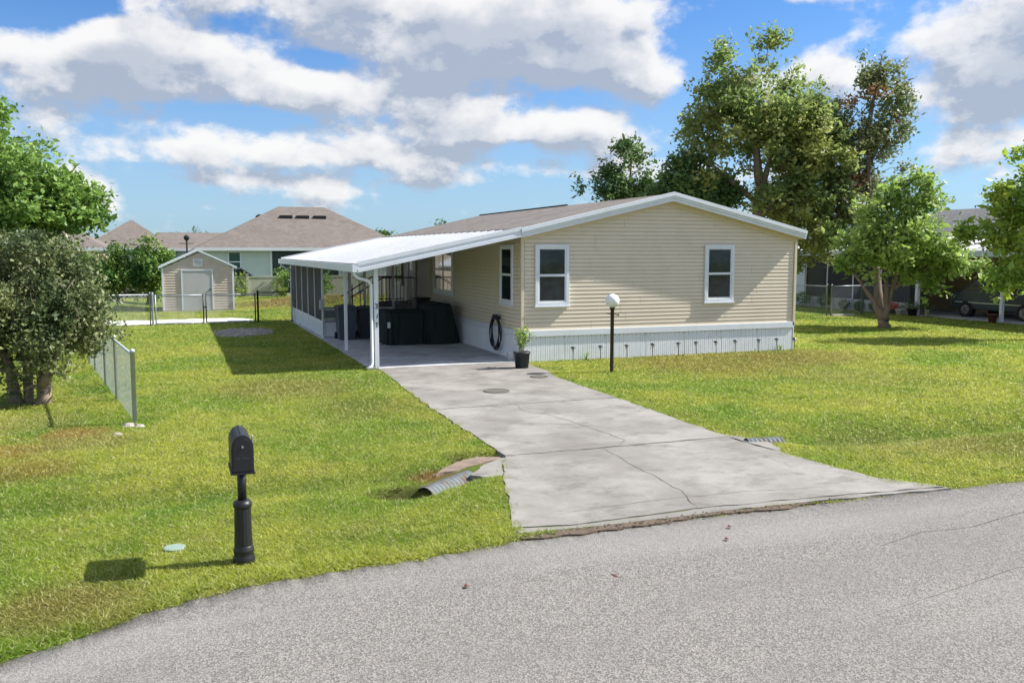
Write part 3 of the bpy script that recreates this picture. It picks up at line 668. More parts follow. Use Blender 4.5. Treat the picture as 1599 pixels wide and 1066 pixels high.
# ------------------------------------------------------------------ screen room
room = thing('screen_room', (-3.7, 8, 0), 'screened porch under the rear half of the carport roof with white kick panels', 'screen room')
XS = -3.72
ys_ = [8.0, 9.6, 11.2, 12.8, 14.4, 16.0]
for i, y in enumerate(ys_):
    B().box(XS-.03, XS+.03, y-.03-(.03 if i in (0,) else 0), y+.03, .03, 2.34).build('post', 'white', room)
for a, c in zip(ys_[:-1], ys_[1:]):
    B().box(XS-.015, XS+.015, a+.03, c-.03, .05, .50).build('kick_panel', 'blue_white', room)
    B().box(XS-.025, XS+.025, a+.03, c-.03, .50, .56).build('rail', 'white', room)
    B().box(XS-.004, XS+.004, a+.03, c-.03, .56, 2.33).build('screen', 'screen', room)
xs_ = [-3.72, -2.85, -2.36, -1.42]
for x in xs_[1:]:
    B().box(x-.04, x+.04, 7.97, 8.03, .03, 2.62).build('post', 'white_old' if x > -3 else 'white', room)
for a, c in ((-3.69, -2.89), (-2.81, -2.40), (-2.32, -1.46)):
    B().box(a, c, 7.985, 8.015, .05, .47).build('kick_panel', 'white', room)
    B().box(a, c, 7.98, 8.02, .90, .96).build('rail', 'white', room)
    B().box(a, c, 7.98, 8.02, .47, .51).build('rail', 'white', room)
    B().box(a, c, 7.98, 8.02, 2.3, 2.36).build('rail', 'white', room)
    B().box(a, c, 7.997, 8.003, .51, 2.3).build('screen', 'thin_screen', room)
# back wall of the room, low panel only
for x in (-2.5, -1.3, -.08): B().box(x-.03, x+.03, 15.95, 16.01, .03, 2.7).build('post', 'white', room)
B().box(-3.69, -.05, 15.97, 16.0, .05, .5).build('kick_panel', 'blue_white', room)
# steps to the side door
st = thing('porch_steps', (-.7, 11, 0), 'grey steps and landing with black iron railing below the side door', 'steps')
B().box(-1.35, -.07, 10.2, 11.9, .86, .93).build('landing', 'step', st)
B().box(-1.30, -.1, 10.25, 11.85, .03, .86).build('step_base', 'white_old', st)
for i in range(4): B().box(-1.35-.28*(i+1), -1.35-.28*i+.02, 10.25, 11.8, .69-.17*i-.04, .69-.17*i).build('tread', 'step', st)
for y in (10.24, 11.84):
    b = B(); b.tube([(-.12, y, 1.85), (-1.3, y, 1.85)], .022, 6); b.tube([(-1.3, y, 1.85), (-2.45, y, 1.15)], .022, 6); b.tube([(-.12, y, 1.02), (-1.3, y, 1.02)], .016, 6); b.build('handrail', 'black', st)
    b = B()
    for x in np.arange(-1.3, -.08, .13): b.tube([(x, y, .93), (x, y, 1.85)], .011, 5)
    for i in range(4): b.tube([(-1.5-.28*i, y, .62-.17*i), (-1.5-.28*i, y, 1.73-.17*i)], .011, 5)
    b.build('baluster', 'black', st)

# ------------------------------------------------------------------ things in the carport
def covered(name, label, x0, x1, y0, y1, h, taper, loc, top_shape):
    nx, nz = 44, 18; b = B(); n = 4*nx; vs = []
    cx, cy = (x0+x1)/2, (y0+y1)/2
    for k in range(nz+1):
        t = k/nz; zz = h*t
        for j in range(n):
            a = 2*math.pi*j/n; c, s = math.cos(a), math.sin(a); e = .42
            ux = math.copysign(abs(c)**e, c); uy = math.copysign(abs(s)**e, s)
            xl_, xr_ = taper(t); fold = 1+.15*(1-t*.6)*noise.noise((a*5, t*1.2, h*3))+.02*noise.noise((a*16, t*2, 3))
            x = cx+ux*fold*((x1-x0)/2)*(xr_ if ux > 0 else xl_); y = cy+uy*fold*((y1-y0)/2)*(1-.12*t)
            zt = zz if t < .8 else h*(.8+.2*(t-.8)/.2*top_shape((x-x0)/(x1-x0)))
            if t > .95: x = cx+(x-cx)*.93; y = cy+(y-cy)*.93
            vs.append((x, y, .03+zt+.02*noise.noise((x*3, y*3, t*3))*t))
    fs = [(k*n+j, k*n+(j+1) % n, (k+1)*n+(j+1) % n, (k+1)*n+j) for k in range(nz) for j in range(n)]
    o = len(vs); 
    for rr in (.66, .33, .02):
        for j in range(n):
            p = vs[nz*n+j]; x = cx+(p[0]-cx)*rr; vs.append((x, cy+(p[1]-cy)*rr, .03+h*(.8+.2*top_shape((x-x0)/(x1-x0)))+.015*noise.noise((x*3, p[1], 1))))
    m_ = nz*n
    for q in range(3): fs += [(m_+j, m_+(j+1) % n, m_+n+(j+1) % n, m_+n+j) for j in range(n)]; m_ += n
    b.add(vs, fs); return b.build(name, 'cover', None, True)
t1 = thing('covered_cart', (-1.64, 5.5, .03), 'lower boxy yard machine under a dark green cover with a white tag', 'covered machine', 'covered machines in the carport')
o = covered('cloth_cover', '', -2.36, -.95, 4.85, 6.4, 1.0, lambda t: (1-.02*t, 1.0), None, lambda u: 1-.1*u)
o.parent = t1; o.matrix_parent_inverse = t1.matrix_world.inverted(); o.location = (-t1.location.x, -t1.location.y, -t1.location.z)
B().box(-2.34, -2.26, 4.80, 4.815, .55, .72).build('tag', 'white', t1)
t2 = thing('covered_grill', (-.62, 5.3, .03), 'taller sloping barbecue under a dark green cover against the house wall', 'covered machine', 'covered machines in the carport')
o = covered('cloth_cover', '', -1.22, -.12, 4.7, 6.1, 1.17, lambda t: (1-.12*t, 1-.45*t), None, lambda u: .75+.5*max(0, 1-abs(u-.5)*1.6))
o.parent = t2; o.location = (-t2.location.x, -t2.location.y, -t2.location.z)
bx = thing('black_box', (-.75, 6.6, .03), 'black box standing behind the two dark covers', 'box')
B().box(-1.05, -.6, 6.45, 6.9, .03, 1.28).build('box_body', 'black', bx, bevel=.02); B().box(-1.08, -.57, 6.42, 6.93, 1.285, 1.33).build('lid', 'black', bx, bevel=.01)
def wheelie(x, y, label, s=1.0):
    t = thing('trash_bin', (x, y, .03), label, 'trash bin', 'wheeled bins in the carport')
    b = B(); lv = [(.24, .27, 0), (.27, .31, .5), (.29, .33, .95), (.31, .35, .96), (.31, .35, 1.0)]
    vs = []
    for hx, hy, z in lv:
        for sx, sy in ((-1, -1), (1, -1), (1, 1), (-1, 1)): vs.append((x+sx*hx*s, y+sy*hy*s, .03+z*s))
    fs = [(0, 3, 2, 1), (16, 17, 18, 19)]+[(4*k+j, 4*k+(j+1) % 4, 4*k+4+(j+1) % 4, 4*k+4+j) for k in range(4) for j in range(4)]
    b.add(vs, fs).build('bin_body', 'bin', t, bevel=.02)
    l = B(); l.prism([(x-.33, 0, 0), (x+.33, 0, 0), (x+.30, 0, .05), (x, 0, .09), (x-.30, 0, .05)], (0, y-.38, .03+1.0*s), (0, y+.36, .03+1.0*s)).build('lid', 'bin', t, bevel=.01)
    for sx in (-1, 1): B().tube([(x+sx*.30, y+.30, .13), (x+sx*.25, y+.30, .13)], .11, 14).build('wheel', 'tyre', t)
    B().tube([(x-.25, y+.40, .98), (x+.25, y+.40, .98)], .018, 6).build('handle', 'bin', t)
    return t
wheelie(-3.12, 7.25, 'charcoal wheeled trash bin standing closest to the corner of the screens')
wheelie(-2.42, 7.6, 'dark wheeled trash bin half hidden to the right of the other bin', .93)
ub = thing('utility_box', (-3.62, 7.6, 0), 'small light grey utility box fixed on the corner post of the screen room', 'utility box')
B().box(-3.84, -3.70, 7.72, 7.9, .95, 1.25).build('box_body', 'grey_plastic', ub, bevel=.01); B().tube([(-3.75, 7.8, .1), (-3.75, 7.8, .95)], .02, 6).build('conduit', 'grey_plastic', ub)
hr = thing('hose_coil', (-.1, 1.66, .2), 'black garden hose coiled on a wall hanger by the skirting', 'garden hose')
for i in range(7):
    q = random.Random(i); a = .29+.05*q.random(); c = .38+.06*q.random(); dx = -.09-.012*i+.01*q.random(); cy = 1.66+.05*(q.random()-.5); cz = .66-.05*q.random()
    pts = [(dx+.015*math.sin(3*u+i), cy+a*math.sin(u)*(1-.25*math.cos(u)*.5), cz+c*math.cos(u)+(.03 if math.cos(u) > 0 else -.04*q.random())) for u in np.linspace(0, 2*math.pi, 41)[:-1]]
    B().tube(pts, .013, 6, True).build('hose_loop', 'black', hr, True)
B().box(-.17, -.03, 1.5, 1.82, .98, 1.06).build('hanger', 'black', hr, bevel=.01)
bk = thing('bucket', (-.16, .32, .03), 'small white plastic bucket against the skirting by the house corner', 'bucket')
B().lathe([(.085, 0), (.10, .2), (.108, .2), (.108, .215), (.095, .215), (.085, .03), (.001, .03)], (-.18, .32, .03), 20).build('bucket_body', 'white', bk, True)
B().tube([(-.18+.1*math.cos(a), .32-.02, .23-.09*abs(math.sin(a))) for a in np.linspace(0, math.pi, 9)], .004, 5).build('handle', 'galv', bk)

# ------------------------------------------------------------------ leaves and trees
def leaf_cloud(P, size, m, name, parent, up=.35, flat=1.0, aspect=.55, kind=None):
    """diamond leaves with a slight fold, centred on the points P"""
    n = len(P); nrm = rng.normal(size=(n, 3)); nrm[:, 2] = np.abs(nrm[:, 2])+up; nrm /= np.linalg.norm(nrm, axis=1)[:, None]
    t = rng.normal(size=(n, 3)); t -= nrm*(t*nrm).sum(1)[:, None]; t /= np.linalg.norm(t, axis=1)[:, None]; bt = np.cross(nrm, t)
    s = size*np.clip(rng.lognormal(-.08, .38, n), .4, 1.9)[:, None]
    V = np.empty((n, 4, 3)); V[:, 0] = P-t*s; V[:, 1] = P+bt*s*aspect-nrm*s*.12; V[:, 2] = P+t*s; V[:, 3] = P-bt*s*aspect-nrm*s*.12
    i = np.arange(n)*4; F = np.stack([np.stack([i, i+1, i+2], 1), np.stack([i, i+2, i+3], 1)], 1).reshape(-1, 3)
    return npmesh(name, V.reshape(-1, 3), F, m, parent, kind)
def branch_path(a, b, bend, n=6, seed=0):
    a, b = np.array(a, float), np.array(b, float); r = np.random.default_rng(seed); o = r.normal(size=3)*bend*np.linalg.norm(b-a)
    return [tuple(a+(b-a)*t+o*math.sin(math.pi*t)+np.array([0, 0, .12*np.linalg.norm(b-a)*math.sin(math.pi*t)])+r.normal(size=3)*.012*np.linalg.norm(b-a)*(0 < t < 1)) for t in np.linspace(0, 1, n)]
def tree(name, base, label, cat, trunks, blobs, leaf, lsize, nleaf, nclu, m_bark, group=None, r0=.2, spread=.45, up=.35, gap=.0, seed=1, twig=.012, low=.12):
    """trunks: list of point lists (first point = foot); blobs: (cx,cy,cz,rx,ry,rz,weight)"""
    global rng
    rng = np.random.default_rng(seed)
    t = thing(name, base, label, cat, group)
    tops = []
    tb = B()
    for tr in trunks:
        k = len(tr); rads = [p[3] for p in tr]; pts = [p[:3] for p in tr]
        # resample with small wobble
        pp = []; rr = []
        for i in range(k-1):
            for u in np.linspace(0, 1, 5)[:-1]:
                q = np.array(pts[i])*(1-u)+np.array(pts[i+1])*u; r = rads[i]*(1-u)+rads[i+1]*u; pp.append(q+rng.normal(size=3)*r*.16*(i+u > 0)); rr.append(r*(1+.12*rng.normal()*(i+u > 0)))
        pp.append(np.array(pts[-1])); rr.append(rads[-1]); tb.tube([tuple(q) for q in pp], rr, 10); tops.append((pp, rr))
    tb.build('trunk', m_bark, t, True)
    w = np.array([b[6]*(b[3]*b[4]*b[5])**.62 for b in blobs]); w /= w.sum()
    cl = []
    for bi in rng.choice(len(blobs), nclu, p=w):
        b = blobs[bi]; d = rng.normal(size=3); d /= np.linalg.norm(d); r = rng.uniform(.1, 1)**.45*rng.choice([1, 1, 1.18])
        cl.append(np.array(b[:3])+d*r*np.array(b[3:6]))
    cl = np.array(cl)
    lb = B(); allp = np.concatenate([np.array(p) for p, r in tops]); allr = np.concatenate([np.array(r) for p, r in tops])
    lo = allp[:, 2].max()*low+allp[:, 2].min()*(1-low)
    ok = allp[:, 2] > lo; allp, allr = allp[ok], allr[ok]
    nodes_p = list(allp); nodes_r = list(allr)
    order = np.argsort([np.min(np.linalg.norm(allp-c, axis=1)) for c in cl])
    for j in order:
        c = cl[j]; A = np.array(nodes_p); dd = np.linalg.norm(A-c, axis=1)+np.clip(A[:, 2]-c[2]+.2, 0, 9)*1.3
        i = int(np.argmin(dd)); 
        if dd[i] < .05: continue
        ra = min(nodes_r[i]*.62, .035+.02*dd[i]) if nodes_r[i] > twig*2 else max(nodes_r[i]*.8, twig*.7)
        path = branch_path(nodes_p[i], c, .10, 5, int(j)+seed*97); rad = [ra*(1-u)+twig*.45*u for u in np.linspace(0, 1, 5)]
        lb.tube(path, rad, 5, cap=False)
        for q in range(1, 5): nodes_p.append(np.array(path[q])); nodes_r.append(rad[q])
    lb.build('limbs', m_bark, t, True, kind='stuff')
    per = np.maximum(3, (rng.gamma(2.2, 1/2.2, nclu)*nleaf/nclu)).astype(int)
    P = []
    for c, n in zip(cl, per):
        ns = max(2, n//9); sp = c+rng.normal(size=(ns, 3))*spread*np.array([1, 1, .72])     # sprigs
        idx = rng.integers(0, ns, n); P.append(sp[idx]+rng.normal(size=(n, 3))*lsize*1.5)
    P = np.concatenate(P)
    if gap:
        keep = np.array([noise.noise(tuple(p*gap_scale)) > -gap*.35 for p in P]) if (gap_scale := .9) else None
        P = P[keep]
    leaf_cloud(P, lsize, leaf, 'crown', t, up)
    return t
M['leaf_big'] = leaf_mat('fresh_green_leaf', ((.16, .28, .06), (.30, .43, .11), (.11, .21, .05)), None, .9, .35, .5)
M['leaf_olive'] = leaf_mat('olive_small_leaf', ((.13, .17, .06), (.33, .36, .16), (.085, .125, .05)), None, .9, .22, .9)
M['leaf_oak'] = leaf_mat('oak_leaf', ((.16, .24, .08), (.34, .41, .12), (.42, .42, .12)), (.34, .22, .10), .66, .5, .32)
M['leaf_red'] = leaf_mat('reddish_leaf', ((.17, .21, .09), (.29, .27, .13), (.17, .24, .08)), (.42, .17, .10), .60, .35, .6)
M['leaf_maple'] = leaf_mat('maple_leaf', ((.25, .37, .08), (.46, .56, .17), (.17, .28, .06)), None, .9, .4, .5)
M['leaf_dark'] = leaf_mat('dark_shrub_leaf', ((.05, .13, .035), (.11, .24, .05), (.19, .28, .05)), None, .9, .2, .8)
M['leaf_dim'] = leaf_mat('dim_green_leaf', ((.09, .17, .05), (.18, .27, .07), (.08, .15, .05)), None, .9, .25, .5)
M['leaf_yellow'] = leaf_mat('yellow_green_leaf', ((.28, .38, .06), (.46, .52, .09), (.20, .33, .06)), None, .9, .4, .7)

tree('ligustrum_tree', (-10.6, -2.55, 0), 'multi-trunk olive leaved small tree beside the near end of the silver fence', 'tree',
     [[(-10.90, -2.4, -.03, .13), (-10.97, -2.4, .6, .095), (-11.2, -2.3, 1.2, .07), (-11.5, -2.2, 2.0, .03)], [(-10.46, -2.66, -.03, .145), (-10.36, -2.6, .55, .105), (-10.2, -2.5, 1.2, .07), (-10.0, -2.3, 2.1, .03)],
      [(-10.70, -2.4, -.03, .08), (-10.72, -2.2, .8, .08), (-10.6, -2.0, 1.6, .05), (-10.6, -1.9, 2.4, .025)], [(-10.45, -2.75, .35, .08), (-10.1, -2.9, 1.0, .05), (-9.75, -3.0, 1.6, .025)]],
     [(-10.7, -2.3, 1.95, .95, 1.0, .9, 1), (-10.25, -2.95, .85, .35, .25, .35, .35), (-11.05, -2.95, .7, .35, .2, .45, .4), (-10.7, -3.0, 1.1, .5, .2, .3, .3), (-10.05, -2.4, 1.85, .65, .9, .75, 1), (-11.5, -2.3, 1.9, .9, 1, 1.0, 1), (-10.3, -2.6, 1.45, 1.1, 1.0, .4, .7), (-9.85, -2.6, 1.35, .45, .6, .35, .5), (-10.95, -2.8, .35, .28, .25, .3, .35), (-10.5, -2.2, 2.6, .8, .8, .45, .6)],
     'leaf_olive', .036, 58000, 190, 'pale_bark', r0=.15, spread=.16, seed=3, twig=.01, up=.2)
tree('shade_tree', (-12.9, 6.6, 0), 'big fresh green tree rising over the olive tree at the left edge', 'tree',
     [[(-13.2, 6.6, -.03, .30), (-13.1, 6.6, 1.6, .22), (-13.3, 6.7, 3.2, .16), (-13.0, 6.8, 5.2, .06)], [(-13.1, 6.6, 1.5, .15), (-12.2, 6.5, 3.0, .10), (-11.2, 6.4, 4.2, .05)]],
     [(-13.0, 6.8, 5.2, 1.7, 1.9, 1.6, 1), (-12.3, 6.6, 4.1, 1.2, 1.4, 1.0, 1), (-11.0, 6.5, 4.0, .95, 1.0, .7, .9), (-10.3, 6.4, 3.8, .7, .8, .4, .7), (-11.2, 6.5, 4.5, .55, .8, .25, .4), (-13.4, 6.6, 3.4, 1.4, 1.5, .9, .9), (-12.0, 6.6, 3.1, .8, .8, .35, .5), (-14.6, 6.6, 5, 1.5, 1.5, 1.8, .8), (-10.9, 6.4, 3.2, .5, .6, .25, .35)],
     'leaf_big', .08, 42000, 230, 'bark', spread=.2, seed=5, twig=.012)
tree('oak_tree', (15.1, 11.6, 0), 'largest dark green tree standing behind the right half of the beige house', 'tree',
     [[(15.0, 11.6, -.03, .38), (15.1, 11.6, 2.5, .30), (15.3, 11.4, 4.4, .24), (15.2, 11.5, 6.5, .16), (14.9, 11.7, 9.5, .06)], [(15.3, 11.4, 4.2, .18), (16.7, 11.1, 6.0, .12), (17.4, 11, 8.0, .05)], [(15.2, 11.5, 4.8, .14), (13.7, 11.8, 6.0, .09), (12.7, 12.2, 6.8, .04)], [(15.3, 11.4, 5.2, .14), (15.9, 11.3, 7.4, .09), (16.2, 11.2, 9.6, .04)]],
     [(15.2, 11.7, 8.4, 2.2, 2.2, 2.0, 1), (14.0, 12.0, 8.6, 1.3, 1.6, 1.3, .8), (13.1, 12.3, 8.5, .8, .9, .9, .4), (12.5, 12.6, 7.6, .8, .8, .7, .4), (12.3, 12.6, 6.6, .7, .8, .6, .4), (13.6, 12.2, 9.9, .8, .8, .7, .35), (16.6, 11.2, 7.6, 1.8, 1.8, 1.5, 1), (17.6, 11.0, 6.0, 1.6, 1.6, 1.6, 1), (16.2, 11.2, 5.0, 1.6, 1.6, 1.2, .9), (15.0, 11.6, 11.2, .6, .6, 1.0, .35), (14.0, 12.0, 10.6, .7, .7, .9, .3), (16.5, 11.2, 10.1, .8, .8, .7, .3), (13.0, 12.3, 7.2, .8, .9, .6, .35), (17.4, 11, 3.6, 1.8, 1.5, 1.2, .9), (18.4, 10.9, 4.6, 1.3, 1.3, 1.4, .7), (17.9, 11, 8.0, 1.3, 1.3, 1.2, .7), (18.7, 10.9, 6.8, 1.2, 1.2, 1.2, .7), (17.0, 11.2, 9.2, 1.0, 1.0, .9, .5), (12.9, 12.4, 5.9, 1.0, 1.0, .6, .4), (16.9, 11.2, 2.6, 1.4, 1.2, .8, .6)],
     'leaf_oak', .095, 46000, 520, 'bark', spread=.25, seed=8, twig=.02)
tree('low_oak', (12.6, 12.6, 0), 'dark low tree rising over the roof ridge left of the tall trunk', 'tree',
     [[(13.0, 12.8, -.03, .16), (13.0, 12.7, 3.5, .12), (12.8, 12.7, 5.4, .05)]],
     [(12.9, 12.7, 5.4, 1.3, 1.2, .75, 1), (11.9, 12.9, 5.0, .9, 1, .6, .8), (13.9, 12.5, 5.0, .8, .8, .5, .5), (12.3, 12.8, 6.4, .7, .8, .5, .4)],
     'leaf_dim', .10, 14000, 100, 'bark', spread=.22, seed=11, twig=.02)
tree('sparse_sapling', (10.6, 15.4, 0), 'thin open crowned tree above the roof at the far left of the right-hand trees', 'tree',
     [[(11.0, 15.3, -.03, .12), (11.1, 15.3, 4.5, .08), (11.2, 15.3, 7.4, .025)]],
     [(10.3, 15.6, 5.9, 1.1, .8, .5, .8), (11.3, 15.3, 7.2, .75, .7, .8, .7), (11.9, 15.1, 6.0, .6, .6, .6, .5), (10.9, 15.4, 5.4, 1.2, .8, .4, .8), (9.5, 15.8, 5.6, .4, .4, .4, .4)],
     'leaf_dim', .085, 5200, 46, 'bark', spread=.24, seed=12, twig=.02)
tree('reddish_tree', (19.05, 8.1, 0), 'tall sparse tree with reddish leaves behind the bright green tree', 'tree',
     [[(19.05, 8.1, -.03, .17), (19.5, 9.6, 4.0, .14), (19.9, 10.3, 8.0, .09), (20.4, 10.2, 11.0, .03)], [(19.85, 10.4, 6.0, .09), (20.8, 10.1, 8.2, .05), (21.5, 10, 9.6, .02)]],
     [(20.0, 10.3, 10.2, .8, .8, 1.3, .7), (20.9, 10.1, 9.4, 1.0, .9, 1.2, .8), (20.7, 10.1, 7.6, 1.1, .9, 1.1, .9), (19.6, 10.4, 7.4, .9, .9, 1.1, .8), (19.2, 10.4, 5.6, 1.0, .9, 1.2, .8), (18.9, 10.5, 7.4, .7, .7, .8, .4), (20.8, 10.1, 5.6, .8, .8, 1.0, .5), (18.6, 10.6, 8.4, .6, .6, .9, .4)],
     'leaf_red', .085, 11500, 150, 'bark', spread=.2, seed=14, twig=.018)
tree('maple_tree', (16.0, 4.75, 0), 'bright green small tree with forked trunk on the right lawn', 'tree',
     [[(15.95, 4.75, -.03, .24), (15.97, 4.75, .35, .17), (16.05, 4.7, .9, .11), (16.3, 4.6, 1.9, .08), (16.5, 4.5, 3.2, .05), (16.6, 4.5, 4.8, .02)], [(15.95, 4.75, .3, .14), (15.6, 4.9, 1.0, .09), (15.0, 5.2, 1.9, .05), (14.5, 5.3, 2.5, .02)], [(16.02, 4.72, .5, .12), (16.0, 4.7, 1.6, .08), (15.8, 4.9, 3.0, .04)], [(16.2, 4.62, 1.4, .07), (17.3, 4.2, 2.2, .04), (18.2, 3.9, 2.7, .02)]],
     [(16.4, 4.6, 3.5, 1.6, 1.5, 1.1, 1), (15.3, 5.0, 3.0, 1.0, 1.1, .8, .8), (16.7, 4.5, 4.9, 1.0, 1.0, .85, .8), (17.5, 4.2, 2.7, 1.1, 1.0, .65, .8), (18.3, 3.9, 2.3, .75, .8, .4, .5), (16.5, 4.5, 2.2, 1.2, 1.1, .5, .7), (14.8, 5.2, 2.3, .55, .6, .4, .4), (17.7, 4.1, 4.5, .55, .6, .35, .4), (17.2, 4.3, 1.7, .8, .7, .3, .4)],
     'leaf_maple', .09, 16500, 190, 'bark', spread=.17, seed=16, twig=.014)
tree('yellow_green_tree', (18.0, -.6, 0), 'yellow-green tree reaching in from the right edge in front of the neighbour carport', 'tree',
     [[(18.3, -.8, -.03, .22), (18.1, -.6, 1.4, .15), (17.6, -.3, 3.0, .09), (17.2, 0, 4.4, .04)], [(18.1, -.6, 1.2, .09), (17.3, -.1, 2.0, .05), (16.5, .4, 2.2, .02)]],
     [(17.2, 0, 4.2, 1.0, 1.0, 1.1, .9), (16.2, .4, 4.1, .6, .6, .5, .5), (16.6, .2, 3.2, .7, .7, .4, .5), (15.9, .5, 3.25, .75, .5, .28, .5), (16.7, .2, 2.0, .8, .7, .32, .6), (17.6, -.2, 2.9, .7, .7, .5, .6), (16.9, 0, 5.4, .5, .5, .5, .3), (18.2, -.5, 4.5, 1.1, 1.0, 1.2, .7)],
     'leaf_yellow', .10, 7600, 110, 'bark', spread=.16, seed=18, twig=.014)
tree('evergreen_shrub', (-10.7, 29.5, 0), 'dark green pointed shrub left of its twin behind the back fence', 'shrub',
     [[(-10.9, 29.5, -.03, .12), (-10.9, 29.5, 2.0, .06), (-10.9, 29.5, 3.3, .02)]],
     [(-10.9, 29.5, 1.6, 1.1, 1.0, 1.3, 1), (-10.9, 29.5, 3.0, .55, .5, .6, .4), (-12.0, 29.6, 1.3, 1.2, .9, 1.0, .8), (-13.2, 29.6, 1.4, 1.0, .9, 1.0, .7)], 'leaf_dark', .075, 15000, 60, 'bark', 'dark shrubs behind the back fence', spread=.26, seed=21)
tree('evergreen_shrub', (-9.4, 29.2, 0), 'dark green pointed shrub right beside the shed', 'shrub',
     [[(-9.4, 29.2, -.03, .12), (-9.4, 29.2, 2.0, .06), (-9.4, 29.2, 3.7, .02)]],
     [(-9.35, 29.2, 1.6, .9, .9, 1.3, 1), (-9.3, 29.2, 3.1, .45, .4, .7, .4), (-8.9, 29.2, 2.2, .6, .6, .6, .5)], 'leaf_dark', .075, 12000, 50, 'bark', 'dark shrubs behind the back fence', spread=.24, seed=22)
tree('garden_shrub', (-1.0, 33.0, 0), 'bright leafy shrub seen through the carport in front of the cream fence', 'shrub',
     [[(-1.0, 33, -.03, .06), (-1.0, 33, 1.6, .02)]], [(-1.1, 33, 1.3, 1.1, .7, 1.1, 1), (.2, 33.2, 1.2, .8, .6, .9, .6)], 'leaf_big', .07, 5000, 40, 'bark', spread=.22, seed=24)
for i, (x, y, hh, w_, lb) in enumerate([(-6.3, 107, 5.4, 3.4, 'far dark tree top left of the big tan roof'), (-1.5, 108, 4.6, 2.6, 'lower far tree top touching the left slope of the tan roof'), (17.0, 66.8, 5.5, 1.0, 'small round tree top over the grey roof slope'), (11.4, 69, 4.6, 1.5, 'far tree top at the right end of the tan roof'),
                                         (52, 60, 6.5, 4.0, 'far tree behind the right-hand neighbour roof'), (38, 45, 5.0, 4.0, 'far tree left behind the neighbour roof')]):
    tree('distant_tree', (x, y, 0), lb, 'tree', [[(x, y, -.03, .2), (x, y, hh*.6, .1), (x, y, hh, .03)]], [(x, y, hh*.72, w_, w_*.6, hh*.27, 1), (x+w_*.5, y, hh*.6, w_*.6, w_*.5, hh*.2, .6), (x-w_*.5, y, hh*.62, w_*.6, w_*.5, hh*.22, .6)],
         'leaf_dim', .16, 2600, 26, 'bark', 'far tree tops on the skyline', spread=.4, seed=40+i)
# vines hanging over the cream fence
def vine(x, y, w_, h, label, n, seed):
    global rng; rng = np.random.default_rng(seed); t = thing('vine', (x, y, 0), label, 'vine', 'vines on the cream fence')
    b = B(); P = []
    for k in range(5):
        xx = x+rng.uniform(-w_/2, w_/2); pts = [(xx+.15*math.sin(z*4+k), y-.03, z) for z in np.linspace(0, h*rng.uniform(.7, 1), 6)]; b.tube(pts, .012, 5)
        q = np.array(pts); idx = rng.integers(0, 6, n//5); P.append(q[idx]+rng.normal(size=(n//5, 3))*np.array([.2, .07, .16]))
    b.build('stem', 'bark', t); leaf_cloud(np.concatenate(P), .065, 'leaf_yellow', 'foliage', t)

# ------------------------------------------------------------------ chain link fences
def rail_fence(pts, h, label, m='fence_grey', posts=None, pr=.03, extra_end=False, top=.021, wire=.0035, pitch=.062, tension=True, dia=.07):
    a, b_ = Vector((*pts[0], 0)), Vector((*pts[1], 0)); t = thing('chainlink_fence', (a.x, a.y, 0), label, 'fence', 'chain link fences')
    d = (b_-a); Ln = d.length; d.normalize()
    posts = posts or [k*Ln/max(1, round(Ln/2.6)) for k in range(round(Ln/2.6)+1)]
    for i, s in enumerate(posts):
        p = a+d*s; r = pr*1.35 if (i == 0 and extra_end) else pr
        B().lathe([(r, -.08), (r, h+.04), (r*1.15, h+.04), (r*1.1, h+.075), (r*.4, h+.095), (.002, h+.097)], (p.x, p.y, 0), 12).build('post', m, t, True)
    B().tube([a+Vector((0, 0, h)), b_+Vector((0, 0, h))], top, 8).build('top_rail', m, t, True)
    net(t, a, d, 0, Ln, .03, h-.02, m, wire, dia); return t
def net(t, a, d, s0, s1, z0, z1, m, wire, dia):
    b = B(); H_ = z1-z0; k = s0-H_
    while k < s1:
        for sg in (1, -1):
            p0 = (k, z0) if sg == 1 else (k, z1); u0, u1 = max(s0, k), min(s1, k+H_)
            if u1-u0 < .02: continue
            zz = lambda u: (z0+(u-k)) if sg == 1 else (z1-(u-k))
            A = a+d*u0+Vector((0, 0, zz(u0))); Bv = a+d*u1+Vector((0, 0, zz(u1))); b.tube([A, Bv], wire, 3, cap=False)
        k += dia
    b.build('chain_mesh', m, t, kind='stuff')
rail_fence([(-8.78, -5.42), (-10.15, 3.4)], 1.15, 'silver chain link fence running back from the thick end post beside the olive tree', 'fence_galv', [0, 2.7, 4.85, 7.3, 8.92], .026, True, wire=.0015, dia=.08)
rail_fence([(-10.16, 3.45), (-11.0, 15.2)], 1.15, 'silver chain link fence continuing behind the olive tree to the back fence', 'fence_galv', None, .022, wire=.0016)
rail_fence([(-17, 15.25), (-9.02, 15.25)], 1.16, 'silver chain link fence at the back left of the double gate', 'fence_grey', None, .026, wire=.0024, dia=.08)
rail_fence([(-5.12, 15.25), (-3.80, 15.25)], 1.18, 'short black chain link fence between the double gate and the screen room', 'fence_black', [.0, 1.3], .038, wire=.002, dia=.08)
B_ = thing('gate_post', (-8.93, 15.25, 0), 'thick grey post on the left hinge side of the double gate', 'post'); B().lathe([(.04, -.08), (.04, 1.2), (.045, 1.2), (.03, 1.25), (.002, 1.26)], (-8.93, 15.25, 0), 12).build('post_pipe', 'fence_grey', B_)
